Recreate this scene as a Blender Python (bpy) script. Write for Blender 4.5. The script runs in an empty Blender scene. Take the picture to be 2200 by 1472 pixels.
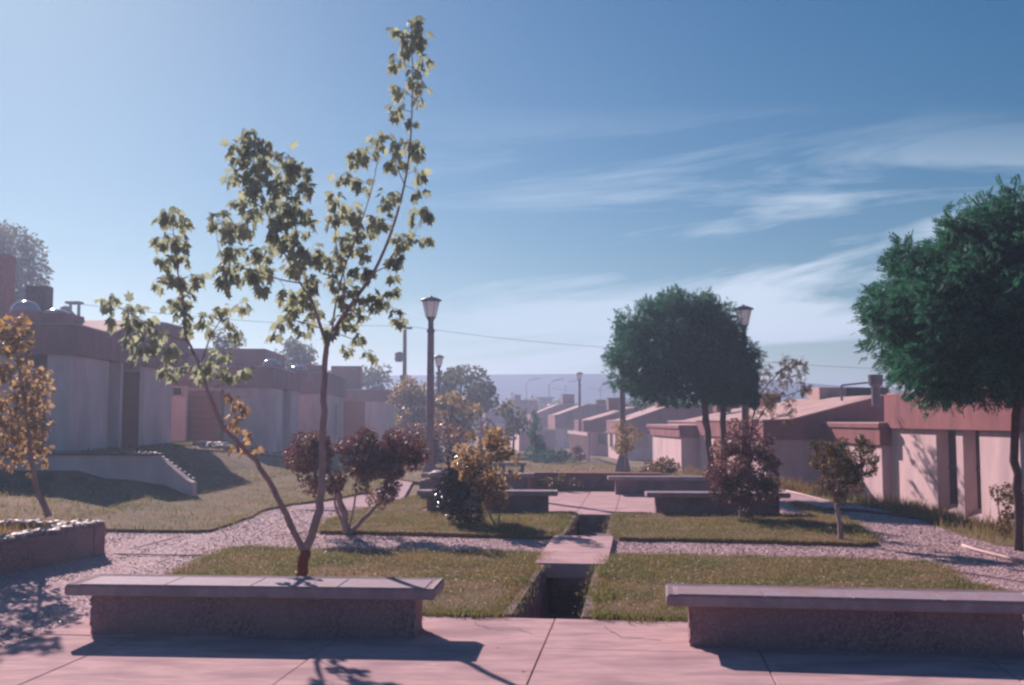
import bpy, bmesh, math, random
import numpy as np
from mathutils import Vector, Matrix
R = math.radians
rng = np.random.default_rng(7)
random.seed(7)
SC = bpy.context.scene
COL = SC.collection

# ------------------------------------------------------------------ camera
F = 2200.0; CX = 1100.0; CY = 736.0; EYE = 1.7
PITCH = math.atan(164.0 / F)
cam = bpy.data.cameras.new('camera'); camo = bpy.data.objects.new('camera', cam); COL.objects.link(camo)
cam.sensor_fit = 'HORIZONTAL'; cam.sensor_width = 36.0; cam.lens = 36.0 * F / 2200.0
cam.clip_start = 0.05; cam.clip_end = 8000
camo.location = (0, 0, EYE); camo.rotation_euler = (math.pi/2 + PITCH, 0, 0)
SC.camera = camo
# ------------------------------------------------------------------ sun, sky, exposure
SUN_AZ = R(-28); SUN_EL = R(27.5)
S = Vector((math.sin(SUN_AZ)*math.cos(SUN_EL), math.cos(SUN_AZ)*math.cos(SUN_EL), math.sin(SUN_EL)))
sl = bpy.data.lights.new('sun', 'SUN'); sl.energy = 5.0; sl.angle = R(0.55); sl.color = (1.0, 0.81, 0.77)
so = bpy.data.objects.new('sun', sl); COL.objects.link(so); so.rotation_euler = (-S).to_track_quat('-Z', 'Y').to_euler()
so.location = (-30, 50, 40)
SC.view_settings.view_transform = 'Standard'; SC.view_settings.look = 'None'
SC.view_settings.gamma = 1.0; SC.view_settings.exposure = 0.70
SC.cycles.filter_width = 2.5
W = bpy.data.worlds.new('World'); SC.world = W; W.use_nodes = True
nt = W.node_tree; N = nt.nodes; L = nt.links; N.clear()
def wn(t, **k):
    n = N.new(t)
    for a, b in k.items(): setattr(n, a, b)
    return n
def wmath(op, a, b=None, c=None, clamp=False):
    n = wn('ShaderNodeMath', operation=op); n.use_clamp = clamp
    for i, v in enumerate((a, b, c)):
        if v is None: continue
        if isinstance(v, (int, float)): n.inputs[i].default_value = v
        else: L.new(v, n.inputs[i])
    return n.outputs[0]
sky = wn('ShaderNodeTexSky', sky_type='NISHITA', sun_disc=False, sun_elevation=SUN_EL, sun_rotation=SUN_AZ,
         altitude=300, air_density=1.2, dust_density=0.5, ozone_density=4.5)
bg = wn('ShaderNodeBackground'); bg.inputs[1].default_value = 0.044
tc = wn('ShaderNodeTexCoord'); sep = wn('ShaderNodeSeparateXYZ'); L.new(tc.outputs['Generated'], sep.inputs[0])
X_, Y_, Z_ = sep.outputs
ay = wmath('MAXIMUM', wmath('ABSOLUTE', Y_), 0.15)
ux = wmath('DIVIDE', X_, ay); uz = wmath('DIVIDE', Z_, ay)
cmb = wn('ShaderNodeCombineXYZ')
L.new(wmath('MULTIPLY', ux, 2.1), cmb.inputs[0])
L.new(wmath('ADD', wmath('MULTIPLY', uz, 15.0), wmath('MULTIPLY', ux, -1.7)), cmb.inputs[1]); L.new(wmath('MULTIPLY', Y_, .4), cmb.inputs[2])
no = wn('ShaderNodeTexNoise'); no.inputs['Scale'].default_value = 1.0; no.inputs['Detail'].default_value = 9
no.inputs['Roughness'].default_value = 0.56; no.inputs['Distortion'].default_value = 0.55
L.new(cmb.outputs[0], no.inputs['Vector'])
cm2 = wn('ShaderNodeCombineXYZ'); L.new(wmath('MULTIPLY', ux, 1.3), cm2.inputs[0]); L.new(wmath('MULTIPLY', uz, 3.2), cm2.inputs[1])
no2 = wn('ShaderNodeTexNoise'); no2.inputs['Scale'].default_value = 1.0; no2.inputs['Detail'].default_value = 2
L.new(cm2.outputs[0], no2.inputs['Vector'])
# cirrus: thicker to the right and low in the sky, thinning upwards
band = wmath('SUBTRACT', 1.2, wmath('MULTIPLY', wmath('ABSOLUTE', wmath('SUBTRACT', uz, 0.12)), 6.2), clamp=True)
side = wmath('MULTIPLY_ADD', ux, 2.0, 0.52, clamp=True)
thr = wmath('SUBTRACT', no.outputs[0], wmath('SUBTRACT', 0.585, wmath('MULTIPLY', no2.outputs[0], 0.26)))
cl = wmath('MULTIPLY', wmath('MULTIPLY', thr, 9.0, clamp=True), wmath('MULTIPLY', band, side), clamp=True)
cl = wmath('MULTIPLY', cl, 0.95)
low = wmath('SUBTRACT', 1.0, wmath('MULTIPLY', wmath('MAXIMUM', uz, 0.0), 9.0), clamp=True)
cl = wmath('MAXIMUM', cl, wmath('MULTIPLY', low, 0.15))
hs = wn('ShaderNodeHueSaturation'); hs.inputs['Saturation'].default_value = 1.55; hs.inputs['Value'].default_value = 1.0
gm = wn('ShaderNodeGamma'); gm.inputs[1].default_value = 0.88; L.new(sky.outputs[0], gm.inputs[0]); L.new(gm.outputs[0], hs.inputs['Color'])
tint = wn('ShaderNodeMix', data_type='RGBA', blend_type='MULTIPLY'); tint.inputs[0].default_value = 1.0
tint.inputs[7].default_value = (0.88, 1.05, 1.01, 1); L.new(hs.outputs[0], tint.inputs[6])
mx = wn('ShaderNodeMix', data_type='RGBA'); L.new(cl, mx.inputs[0]); L.new(tint.outputs[2], mx.inputs[6])
mx.inputs[7].default_value = (9.4, 11.2, 12.8, 1)
L.new(mx.outputs[2], bg.inputs[0]); out = wn('ShaderNodeOutputWorld'); L.new(bg.outputs[0], out.inputs[0])

# ------------------------------------------------------------------ geometry of the place
PSI = R(7.1); PS, PC = math.sin(PSI), math.cos(PSI)           # axis of the small squares and the channel
STR = Vector((-0.05, 1, 0)).normalized(); LAT = Vector((1, 0.05, 0)).normalized()   # street axis of lamps and houses
def pq(x, y): return x*PC - y*PS, x*PS + y*PC
def xy(p, q): return p*PC + q*PS, -p*PS + q*PC
def sm(t): t = np.clip(t, 0, 1); return t*t*(3-2*t)
def h(x, y):
    x = np.asarray(x, float); y = np.asarray(y, float)
    w = x + .05*y
    dec = 1 - .65*sm((y-30)/30)
    hl = .42*sm((-3.7-w)/3.6)*dec
    step = np.clip((y-20.06)/.2, 0, 1)
    hl = hl + .5*np.clip((-5.72-.06*np.clip(y-20, 0, 20)-w)/1.0, 0, 1)*step*dec
    edge = 8.0 - 1.6*sm((y-24)/14)
    hr = -.66*sm((w-edge)/2.8)
    far = -.5*sm((y-28)/28)
    z = np.minimum(hl + hr + far*sm((w+7)/4), 2) + 0*w
    z = np.where(hr < 0, np.maximum(z, -.72), z)
    return z - 3.0*sm((y-140)/200)
def hz(x, y): return float(h(x, y))
def ray(px, py):
    a = (px-CX)/F; b = (CY-py)/F
    return Vector((a, math.cos(PITCH) - b*math.sin(PITCH), math.sin(PITCH) + b*math.cos(PITCH)))
def U(px, py, Y):
    d = ray(px, py); t = Y/d.y
    return Vector((d.x*t, Y, EYE + d.z*t))
def G(px, py, off=0.0):
    d = ray(px, py); t = 3.0
    for i in range(4000):
        t2 = t*1.004+.005
        if EYE + d.z*t2 < hz(d.x*t2, d.y*t2)+off: break
        t = t2
        if t > 900: break
    a, b = t, t2
    for i in range(24):
        m = (a+b)/2
        if EYE + d.z*m < hz(d.x*m, d.y*m)+off: b = m
        else: a = m
    return Vector((d.x*b, d.y*b, EYE+d.z*b))
def S_(Y): return F/Y     # pixels per metre at a distance

# ------------------------------------------------------------------ tags and mesh helpers
def tag(o, label=None, cat=None, group=None, kind=None):
    if label: o['label'] = label
    if cat: o['category'] = cat
    if group: o['group'] = group
    if kind: o['kind'] = kind
    return o
def thing(name, loc, label, cat, group=None):
    o = bpy.data.objects.new(name, None); COL.objects.link(o); o.location = loc; o.empty_display_size = .2
    return tag(o, label, cat, group)
def wloc(o):
    v = Vector((0, 0, 0))
    while o is not None: v += o.location; o = o.parent
    return v
class MB:
    def __init__(s): s.v = []; s.f = []
    def add(s, vs, fs):
        n = len(s.v); s.v += [tuple(v) for v in vs]; s.f += [tuple(i+n for i in f) for f in fs]; return s
    def box(s, c, d, ax=Vector((1, 0, 0))):
        ax = Vector((ax.x, ax.y, 0)).normalized(); ay = Vector((-ax.y, ax.x, 0)); c = Vector(c)
        vs = [c + ax*(i*d[0]/2) + ay*(j*d[1]/2) + Vector((0, 0, k*d[2]/2)) for k in (-1, 1) for j in (-1, 1) for i in (-1, 1)]
        return s.add(vs, [(0, 2, 3, 1), (4, 5, 7, 6), (0, 1, 5, 4), (2, 6, 7, 3), (0, 4, 6, 2), (1, 3, 7, 5)])
    def prism(s, pts, vec):
        n = len(pts); a = [Vector(p) for p in pts]; b = [p + vec for p in a]
        return s.add(a+b, [tuple(range(n))[::-1], tuple(range(n, 2*n))] + [(i, (i+1) % n, n+(i+1) % n, n+i) for i in range(n)])
    def tube(s, pts, rad, n=8, cap=True):
        pts = [Vector(p) for p in pts]; m = len(pts)
        if not hasattr(rad, '__len__'): rad = [rad]*m
        rings = []; up = Vector((0.13, 0.9, .2)).normalized()
        for i, p in enumerate(pts):
            t = (pts[min(i+1, m-1)] - pts[max(i-1, 0)]).normalized()
            a = t.cross(up)
            if a.length < 1e-3: a = t.cross(Vector((1, 0, 0)))
            a.normalize(); b = t.cross(a)
            rings.append([p + (a*math.cos(2*math.pi*k/n) + b*math.sin(2*math.pi*k/n))*rad[i] for k in range(n)])
        vs = [v for r in rings for v in r]; fs = []
        for i in range(m-1):
            for k in range(n):
                fs.append((i*n+k, i*n+(k+1) % n, (i+1)*n+(k+1) % n, (i+1)*n+k))
        if cap: fs += [tuple(range(n))[::-1], tuple(range((m-1)*n, m*n))]
        return s.add(vs, fs)
    def lathe(s, c, prof, n=20):
        c = Vector(c)
        vs = [c + Vector((r*math.cos(2*math.pi*k/n), r*math.sin(2*math.pi*k/n), z)) for r, z in prof for k in range(n)]
        m = len(prof)
        fs = [(i*n+k, i*n+(k+1) % n, (i+1)*n+(k+1) % n, (i+1)*n+k) for i in range(m-1) for k in range(n)]
        fs += [tuple(range(n))[::-1], tuple(range((m-1)*n, m*n))]
        return s.add(vs, fs)
def link(name, me, parent=None, loc=None):
    o = bpy.data.objects.new(name, me); COL.objects.link(o)
    if parent: o.parent = parent
    if loc is not None: o.location = loc
    return o
def part(name, mb, mat, parent=None, base=None, smooth=False, bevel=0, seg=2):
    off = wloc(parent) if parent else (Vector(base) if base is not None else Vector((0, 0, 0)))
    me = bpy.data.meshes.new(name); me.from_pydata([tuple(Vector(v)-off) for v in mb.v], [], mb.f)
    bm = bmesh.new(); bm.from_mesh(me); bmesh.ops.recalc_face_normals(bm, faces=bm.faces)
    if bevel: bmesh.ops.bevel(bm, geom=list(bm.edges), offset=bevel, segments=seg, affect='EDGES', clamp_overlap=True)
    bm.to_mesh(me); bm.free()
    if smooth: me.polygons.foreach_set('use_smooth', [True]*len(me.polygons))
    me.materials.append(mat)
    return link(name, me, parent, None if parent else off)
def bulk(name, V, Fc, mat, parent=None, base=None, smooth=False):
    """V (n,3) float, Fc (m,k) int, uniform polygon size"""
    off = np.array(wloc(parent) if parent else (base if base is not None else (0, 0, 0)), float)
    V = (V - off).astype(np.float32); k = Fc.shape[1]
    me = bpy.data.meshes.new(name); me.vertices.add(len(V)); me.vertices.foreach_set('co', V.ravel())
    me.loops.add(Fc.size); me.loops.foreach_set('vertex_index', Fc.astype(np.int32).ravel())
    me.polygons.add(len(Fc)); me.polygons.foreach_set('loop_start', np.arange(0, Fc.size, k, dtype=np.int32))
    if smooth: me.polygons.foreach_set('use_smooth', np.ones(len(Fc), bool))
    me.update(calc_edges=True); me.materials.append(mat)
    return link(name, me, parent, None if parent else tuple(off))
def instance(tv, tf, M, T):
    n = len(T); k = len(tv)
    V = np.einsum('nij,kj->nki', M, tv) + T[:, None, :]
    Fc = tf[None] + (np.arange(n)*k)[:, None, None]
    return V.reshape(-1, 3), Fc.reshape(-1, tf.shape[1])
def unit(a): return a/np.maximum(np.linalg.norm(a, axis=-1, keepdims=True), 1e-9)
def frames(axis, n, size, wid=None, r=rng):
    a = unit(axis); b = unit(np.cross(r.normal(size=(n, 3)), a)); c = np.cross(a, b)
    M = np.stack([a, b, c], -1)
    return M*np.asarray(size).reshape(-1, 1, 1)
def rotz(n, size, tilt=.25, r=rng):
    ang = r.uniform(0, 2*np.pi, n); ax = np.stack([np.cos(ang), np.sin(ang), r.normal(0, tilt, n)], -1)
    a = unit(ax); up = np.tile([0, 0, 1.], (n, 1)) + r.normal(0, tilt, (n, 3)); b = unit(np.cross(up, a)); c = np.cross(a, b)
    return np.stack([a, b, c], -1)*np.asarray(size).reshape(-1, 1, 1)
def inpoly(x, y, poly):
    x = np.asarray(x); y = np.asarray(y); c = np.zeros(x.shape, bool); n = len(poly); j = n-1
    for i in range(n):
        xi, yi = poly[i]; xj, yj = poly[j]
        cond = ((yi > y) != (yj > y)) & (x < (xj-xi)*(y-yi)/((yj-yi) if yj != yi else 1e-9)+xi)
        c ^= cond; j = i
    return c

# ------------------------------------------------------------------ materials
def mat(name, c1, c2=None, scale=8, rough=.8, bump=0, bscale=60, detail=6, spec=.3, trans=0, metal=0, tcol=None,
        stain=None, sscale=.7, island=0, stretch=None, samt=.8):
    m = bpy.data.materials.new(name); m.use_nodes = True; t = m.node_tree; n = t.nodes; l = t.links
    b = n['Principled BSDF']; b.inputs['Roughness'].default_value = rough; b.inputs['Specular IOR Level'].default_value = spec
    b.inputs['Metallic'].default_value = metal
    g = n.new('ShaderNodeNewGeometry'); pos = g.outputs['Position']
    if stretch:
        mp = n.new('ShaderNodeMapping'); mp.inputs['Scale'].default_value = stretch; l.new(pos, mp.inputs[0]); pos = mp.outputs[0]
    c2 = c2 or tuple(x*.75 for x in c1)
    tx = n.new('ShaderNodeTexNoise'); tx.inputs['Scale'].default_value = scale; tx.inputs['Detail'].default_value = detail
    tx.inputs['Roughness'].default_value = .65; l.new(pos, tx.inputs['Vector'])
    rp = n.new('ShaderNodeValToRGB'); rp.color_ramp.elements[0].position = .36; rp.color_ramp.elements[1].position = .64
    rp.color_ramp.elements[0].color = (*c2, 1); rp.color_ramp.elements[1].color = (*c1, 1)
    fac = tx.outputs[0]
    if island:
        oi = n.new('ShaderNodeObjectInfo')
        a = n.new('ShaderNodeMath'); a.operation = 'ADD'; l.new(g.outputs['Random Per Island'], a.inputs[0]); l.new(oi.outputs['Random'], a.inputs[1])
        fr = n.new('ShaderNodeMath'); fr.operation = 'FRACT'; l.new(a.outputs[0], fr.inputs[0])
        mxx = n.new('ShaderNodeMix'); mxx.inputs[0].default_value = island; l.new(tx.outputs[0], mxx.inputs[2]); l.new(fr.outputs[0], mxx.inputs[3]); fac = mxx.outputs[0]
        rp.color_ramp.elements[0].position = .25; rp.color_ramp.elements[1].position = .75
    l.new(fac, rp.inputs[0]); col = rp.outputs[0]
    if stain:
        t2 = n.new('ShaderNodeTexNoise'); t2.inputs['Scale'].default_value = sscale; t2.inputs['Detail'].default_value = 5; t2.inputs['Distortion'].default_value = .4
        l.new(pos, t2.inputs['Vector'])
        r2 = n.new('ShaderNodeValToRGB'); r2.color_ramp.elements[0].position = .45; r2.color_ramp.elements[1].position = .68
        r2.color_ramp.elements[1].color = (samt, samt, samt, 1); l.new(t2.outputs[0], r2.inputs[0])
        mm = n.new('ShaderNodeMix'); mm.data_type = 'RGBA'; l.new(r2.outputs[0], mm.inputs[0]); l.new(col, mm.inputs[6]); mm.inputs[7].default_value = (*stain, 1)
        col = mm.outputs[2]
    l.new(col, b.inputs['Base Color'])
    if bump:
        tb = n.new('ShaderNodeTexNoise'); tb.inputs['Scale'].default_value = bscale; tb.inputs['Detail'].default_value = 4; l.new(g.outputs['Position'], tb.inputs['Vector'])
        bp = n.new('ShaderNodeBump'); bp.inputs['Strength'].default_value = bump; bp.inputs['Distance'].default_value = .02
        l.new(tb.outputs[0], bp.inputs['Height']); l.new(bp.outputs[0], b.inputs['Normal'])
    if trans:
        tr = n.new('ShaderNodeBsdfTranslucent'); ms = n.new('ShaderNodeMixShader'); ms.inputs[0].default_value = trans
        if tcol:
            tm = n.new('ShaderNodeMix'); tm.data_type = 'RGBA'; tm.blend_type = 'MULTIPLY'; tm.inputs[0].default_value = 1
            l.new(col, tm.inputs[6]); tm.inputs[7].default_value = (*tcol, 1); l.new(tm.outputs[2], tr.inputs[0])
        else: l.new(col, tr.inputs[0])
        l.new(b.outputs[0], ms.inputs[1]); l.new(tr.outputs[0], ms.inputs[2]); l.new(ms.outputs[0], n['Material Output'].inputs[0])
    return m
M = {}
M['concrete'] = mat('concrete', (.62, .40, .40), (.50, .315, .33), 5, .95, .3, 120, spec=.1, stain=(.34, .215, .24), sscale=1.6, samt=.85, stretch=(.8, 2.4, 1))
M['slab'] = mat('seat concrete', (.44, .33, .35), (.36, .26, .29), 14, .9, .3, 150, spec=.15, stain=(.28, .2, .22), sscale=3)
M['inlay'] = mat('terrazzo inlay', (.36, .28, .34), (.25, .2, .26), 30, .8, .2, 200, spec=.2, stain=(.30, .18, .18), sscale=4)
M['pebbledash'] = mat('pebble dash wall', (.33, .205, .225), (.27, .165, .185), 45, .95, .35, 70, spec=.1, stain=(.15, .095, .12), sscale=2)
M['pebble'] = mat('pebble', (.34, .22, .235), (.26, .17, .185), 20, .85, 0, spec=.1, island=.85)
M['stucco'] = mat('white stucco', (.82, .585, .60), (.72, .50, .52), 2.5, .9, .5, 40, spec=.1, stain=(.52, .38, .40), sscale=1.1, stretch=(1, 1, .35))
M['fascia'] = mat('red brown roof band', (.38, .155, .16), (.30, .12, .13), 3, .9, .4, 40, spec=.1, stain=(.22, .095, .11), sscale=1.2, stretch=(1, 1, .4))
M['roof'] = mat('pale pink roof', (.58, .38, .35), (.48, .30, .29), 3, .9, .2, 30, spec=.15, stain=(.38, .25, .24), sscale=.8)
M['trim'] = mat('pale trim', (.60, .42, .41), (.5, .34, .34), 8, .7)
M['brick'] = mat('brick chimney', (.30, .10, .09), (.2, .07, .065), 12, .9, .3, 60)
M['wood'] = mat('brown wood', (.36, .115, .06), (.24, .075, .045), 9, .75, .2, 40, spec=.15, stretch=(1, 1, 9))
M['glass'] = mat('dark window glass', (.035, .022, .03), (.05, .03, .04), 3, .12, spec=.6)
M['dome'] = mat('acrylic skylight dome', (.36, .34, .40), (.3, .28, .34), 4, .12, spec=.9)
M['metal'] = mat('painted metal', (.16, .13, .18), (.11, .09, .13), 12, .45, .1, 50, spec=.5)
M['pole'] = mat('concrete lamp post', (.34, .25, .29), (.26, .19, .23), 10, .8, .2, 80)
M['lampglass'] = mat('frosted lantern glass', (.86, .84, .88), (.8, .78, .83), 6, .4, trans=.65)
M['ground'] = mat('dry ground', (.26, .165, .11), (.15, .11, .065), 1.3, .95, .6, 20, spec=.1, stain=(.12, .10, .05), sscale=.25)
M['lawn'] = mat('lawn soil and thatch', (.20, .13, .075), (.10, .085, .04), 5, .95, .6, 60, spec=.1, stain=(.26, .15, .10), sscale=.9)
M['gravel'] = mat('gravel bed', (.56, .38, .40), (.40, .26, .285), 55, .95, .5, 55, spec=.1, stain=(.42, .28, .30), sscale=.8)
M['stone'] = mat('gravel stone', (.72, .50, .52), (.46, .31, .33), 30, .7, 0, spec=.3, island=.85)
M['channel'] = mat('damp channel concrete', (.26, .17, .20), (.15, .095, .12), 6, .8, .4, 60, spec=.2, stain=(.08, .05, .07), sscale=1.5)
M['cobble'] = mat('cobble', (.44, .33, .33), (.27, .19, .195), 8, .6, .3, 30, spec=.25, island=.5)
M['bark'] = mat('grey brown bark', (.42, .29, .30), (.28, .19, .20), 18, .85, .6, 60, spec=.15, stretch=(1, 1, .3))
M['redbark'] = mat('painted red lower trunk', (.30, .075, .045), (.2, .06, .045), 16, .8, .4, 60)
M['darkbark'] = mat('dark bark', (.13, .08, .085), (.08, .05, .055), 18, .9, .5, 50)
M['hill'] = mat('hill scrub', (.05, .06, .075), (.035, .045, .06), .06, .95, detail=8, spec=0, stretch=(1, 1, 4))
M['flower'] = mat('pink petals', (.55, .2, .24), (.45, .14, .2), 10, .6, trans=.3)
def leafmat(name, a, b, tr=.42, tcol=(1.9, 1.7, .8), rough=.45, spec=.35, isl=.75, **k):
    return mat(name, a, b, 3, rough, spec=spec, trans=tr, tcol=tcol, island=isl, **k)
M['leaf_main'] = leafmat('sycamore leaf', (.38, .40, .31), (.24, .26, .23), .52, (1.12, 1.18, .92), spec=.1, rough=.65)
M['leaf_yellow'] = leafmat('yellow autumn leaf', (.48, .34, .20), (.30, .21, .14), .45, (1.2, 1.15, .95), spec=.1, rough=.6)
M['leaf_turn'] = leafmat('turning olive leaf', (.36, .25, .13), (.16, .13, .075), .45, (1.5, 1.3, .8), spec=.2)
M['leaf_dark'] = leafmat('dark green leaf', (.06, .165, .125), (.025, .085, .072), .3, (1.1, 1.5, 1.0), .7, .08)
M['leaf_purple'] = leafmat('purple brown leaf', (.19, .09, .095), (.09, .045, .06), .3, (1.4, 1.1, .9), .5, .3)
M['leaf_olive'] = leafmat('olive shrub leaf', (.17, .11, .06), (.08, .055, .035), .3, (1.5, 1.3, .7), spec=.2)
M['leaf_gloss'] = leafmat('glossy dark rose leaf', (.035, .030, .035), (.018, .016, .024), .12, (1.5, 1.5, .8), .16, .9)
M['leaf_far'] = leafmat('distant tree leaf', (.10, .11, .075), (.05, .06, .05), .35, spec=.1)
M['grass'] = leafmat('grass blade', (.215, .205, .10), (.115, .12, .06), .45, (1.3, 1.35, .85), .65, .1, stain=(.28, .18, .11), sscale=1.1, samt=.75)
M['drygrass'] = leafmat('dry grass blade', (.32, .21, .13), (.20, .145, .075), .4, (1.2, 1.15, .9), .75, .1)
M['clover'] = leafmat('pale clover and seed heads', (.58, .44, .40), (.26, .21, .13), .35, (1.2, 1.1, 1), .6, .15)
M['hose'] = mat('dark rubber hose', (.12, .04, .05), (.08, .03, .04), 6, .5)
M['wire'] = mat('black cable', (.03, .03, .04), (.02, .02, .03), 5, .6)

# ------------------------------------------------------------------ ground patches
def patch(name, poly, zoff, m, res=.5, skirt=.15, thick=True, kind='structure', zf=None):
    bm = bmesh.new(); vs = [bm.verts.new((x, y, 0)) for x, y in poly]; bm.faces.new(vs)
    xs = [p[0] for p in poly]; ys = [p[1] for p in poly]
    for ax, lo, hi in ((0, min(xs), max(xs)), (1, min(ys), max(ys))):
        k = lo + res
        while k < hi:
            co = (k, 0, 0) if ax == 0 else (0, k, 0); no_ = (1, 0, 0) if ax == 0 else (0, 1, 0)
            bmesh.ops.bisect_plane(bm, geom=list(bm.verts)+list(bm.edges)+list(bm.faces), plane_co=co, plane_no=no_)
            k += res if k < 40 else res*3
    bmesh.ops.triangulate(bm, faces=bm.faces)
    for v in bm.verts: v.co.z = (hz(v.co.x, v.co.y) if zf is None else zf(v.co.x, v.co.y)) + zoff
    if thick:
        be = [e for e in bm.edges if len(e.link_faces) == 1]
        r = bmesh.ops.extrude_edge_only(bm, edges=be)
        for g_ in r['geom']:
            if isinstance(g_, bmesh.types.BMVert): g_.co.z -= skirt
    bmesh.ops.recalc_face_normals(bm, faces=bm.faces)
    me = bpy.data.meshes.new(name); bm.to_mesh(me); bm.free(); me.materials.append(m)
    me.polygons.foreach_set('use_smooth', [False]*len(me.polygons))
    o = link(name, me); tag(o, kind=kind); return o
def wob(poly, amp=.05, step=.25, seed=1):
    r = random.Random(seed); out_ = []
    for i in range(len(poly)):
        a = Vector((*poly[i], 0)); b = Vector((*poly[(i+1) % len(poly)], 0)); n = max(1, int((b-a).length/step)); d = (b-a).normalized(); pp = Vector((-d.y, d.x, 0))
        for k in range(n):
            c = a.lerp(b, k/n) + pp*(r.gauss(0, amp) if k else 0); out_.append((c.x, c.y))
    return out_
def gp(*pts): return [tuple(G(x, y).xy) for x, y in pts]

# base terrain with the channel cut into it (grid follows the channel axis)
CL, CR, CQ0, CQ1 = -1.12, -.47, 8.74, 18.25
pl = sorted(set([-3000, -1500, -700, -300, -150, -80, -50, 50, 80, 150, 300, 700, 1500, 3000] + [round(v, 3) for v in np.arange(-40, 40.1, .8)] + [CL-.07, CL-.02, CR+.02, CR+.07]))
ql = sorted(set([-30, -15] + [round(v, 3) for v in np.arange(-8, 60, .7)] + list(np.arange(60, 180, 6)) + [CQ0-.05, CQ0, CQ1, CQ1+.05] + [200, 240, 300, 400, 600, 900, 1500, 3000]))
pp, qq = np.meshgrid(pl, ql); xx = pp*PC+qq*PS; yy = -pp*PS+qq*PC
zz = h(xx, yy) - .06
inch = (pp > CL-.05) & (pp < CR+.05) & (qq > CQ0-.01) & (qq < CQ1+.01)
zz = np.where(inch, -.62, zz)
V = np.stack([xx, yy, zz], -1).reshape(-1, 3); nx = len(pl); ny = len(ql)
ii, jj = np.meshgrid(np.arange(nx-1), np.arange(ny-1)); b0 = (jj*nx+ii).ravel()
tag(bulk('ground', V, np.stack([b0, b0+1, b0+nx+1, b0+nx], -1), M['ground'], smooth=False), kind='structure')

# gravel paths, left and right of the channel
def P(p, q): return xy(p, q)
lawn_edge = gp((0, 1152), (240, 1143), (452, 1144), (505, 1126), (560, 1102), (625, 1086), (700, 1077), (800, 1058), (850, 1022), (878, 992), (886, 972))
gl = [P(CL-.04, 2.0), P(CL-.04, 18.2), P(-4.4, 18.2)] + [tuple(G(905, 1010).xy), tuple(G(897, 972).xy)] + lawn_edge[::-1] + [(-9.5, 13.5), (-9.5, 2.0)]
patch('gravel_path', gl, 0.0, M['gravel'], .6)
right_edge = gp((1500, 1030), (1690, 1053), (1760, 1071), (1850, 1086), (1960, 1112), (2060, 1150), (2140, 1172))
gr = [P(CR+.04, 2.0), P(9.5, 2.0), (9.0, 11.5)] + right_edge[::-1] + [P(3.2, 22.5), P(3.2, 18.2), P(CR+.04, 18.2)]
patch('gravel_path', gr, 0.0, M['gravel'], .6)
# small squares
def plaza(name, ps, qs, zt=.03):
    c = xy((ps[0]+ps[-1])/2, (qs[0]+qs[-1])/2)
    bed = MB(); bed.prism([(*P(ps[0]+.02, qs[0]+.02), -.2), (*P(ps[-1]-.02, qs[0]+.02), -.2), (*P(ps[-1]-.02, qs[-1]-.02), -.2), (*P(ps[0]+.02, qs[-1]-.02), -.2)], Vector((0, 0, .2+zt-.02)))
    root = part(name, bed, M['channel'], base=(c[0], c[1], 0)); tag(root, kind='structure')
    for i in range(len(ps)-1):
        for j in range(len(qs)-1):
            g_ = .004; mb = MB(); dz = random.uniform(-.003, .003)
            mb.prism([(*P(ps[i]+g_, qs[j]+g_), zt-.06), (*P(ps[i+1]-g_, qs[j]+g_), zt-.06), (*P(ps[i+1]-g_, qs[j+1]-g_), zt-.06), (*P(ps[i]+g_, qs[j+1]-g_), zt-.06)], Vector((0, 0, .06+dz)))
            part('concrete_slab', mb, M['concrete'], root, bevel=.004, seg=1)
    return root
plaza('plaza', [-4.66, -3.9, -2.31, -.72, .84, 2.4, 3.1], [1.2, 2.8, 4.4, 6.0, 7.6, 8.72])
plaza('plaza', [-4.3, -2.75, -1.15, -.45, 1.1, 2.95], [18.27, 20.2, 22.2, 24.2], zt=.02)

# lawns
near_left = gp((508, 1186), (800, 1190), (1185, 1199)) + [P(CL-.06, 12.4), P(CL-.06, 8.76), P(-4.6, 8.76)] + gp((300, 1290), (398, 1230), (450, 1205))
near_right = [P(CR+.06, 8.76), P(3.0, 8.76), P(4.1, 9.4)] + gp((2060, 1262), (2035, 1232), (1990, 1216), (1700, 1206), (1330, 1199)) + [P(CR+.06, 12.4)]
mid_left = gp((688, 1148), (700, 1128), (760, 1106), (850, 1082), (896, 1072), (940, 1082)) + [P(-4.0, 18.2), P(CL-.06, 18.2), P(CL-.06, 14.9)] + gp((1190, 1160), (950, 1154))
mid_right = [P(CR+.06, 14.9), P(CR+.06, 18.2), P(2.9, 18.2)] + gp((1700, 1085), (1760, 1098), (1830, 1130), (1882, 1170), (1860, 1176), (1600, 1168), (1330, 1163))
left_big = [tuple(G(0, 1152).xy)] + lawn_edge[1:] + [(-4.0, 55), (-16, 55), (-16, 20.4), (-10.6, 20.4), (-10.6, 13)]
far_lawn = [P(-4.2, 24.6), P(3.0, 24.6), (6.0, 28), (4.6, 42), (2.4, 60), (-3.6, 60), (-3.9, 30)]
LAWNS = [(near_left, .05), (near_right, .05), (mid_left, .06), (mid_right, .06)]
for i, (pl_, z_) in enumerate(LAWNS): patch('lawn', wob(pl_, .035, .3, i), z_, M['lawn'], .6)
patch('lawn', wob(left_big, .05, .4, 9), .045, M['lawn'], 1.1)
patch('lawn', far_lawn, .03, M['ground'], 1.5)

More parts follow.
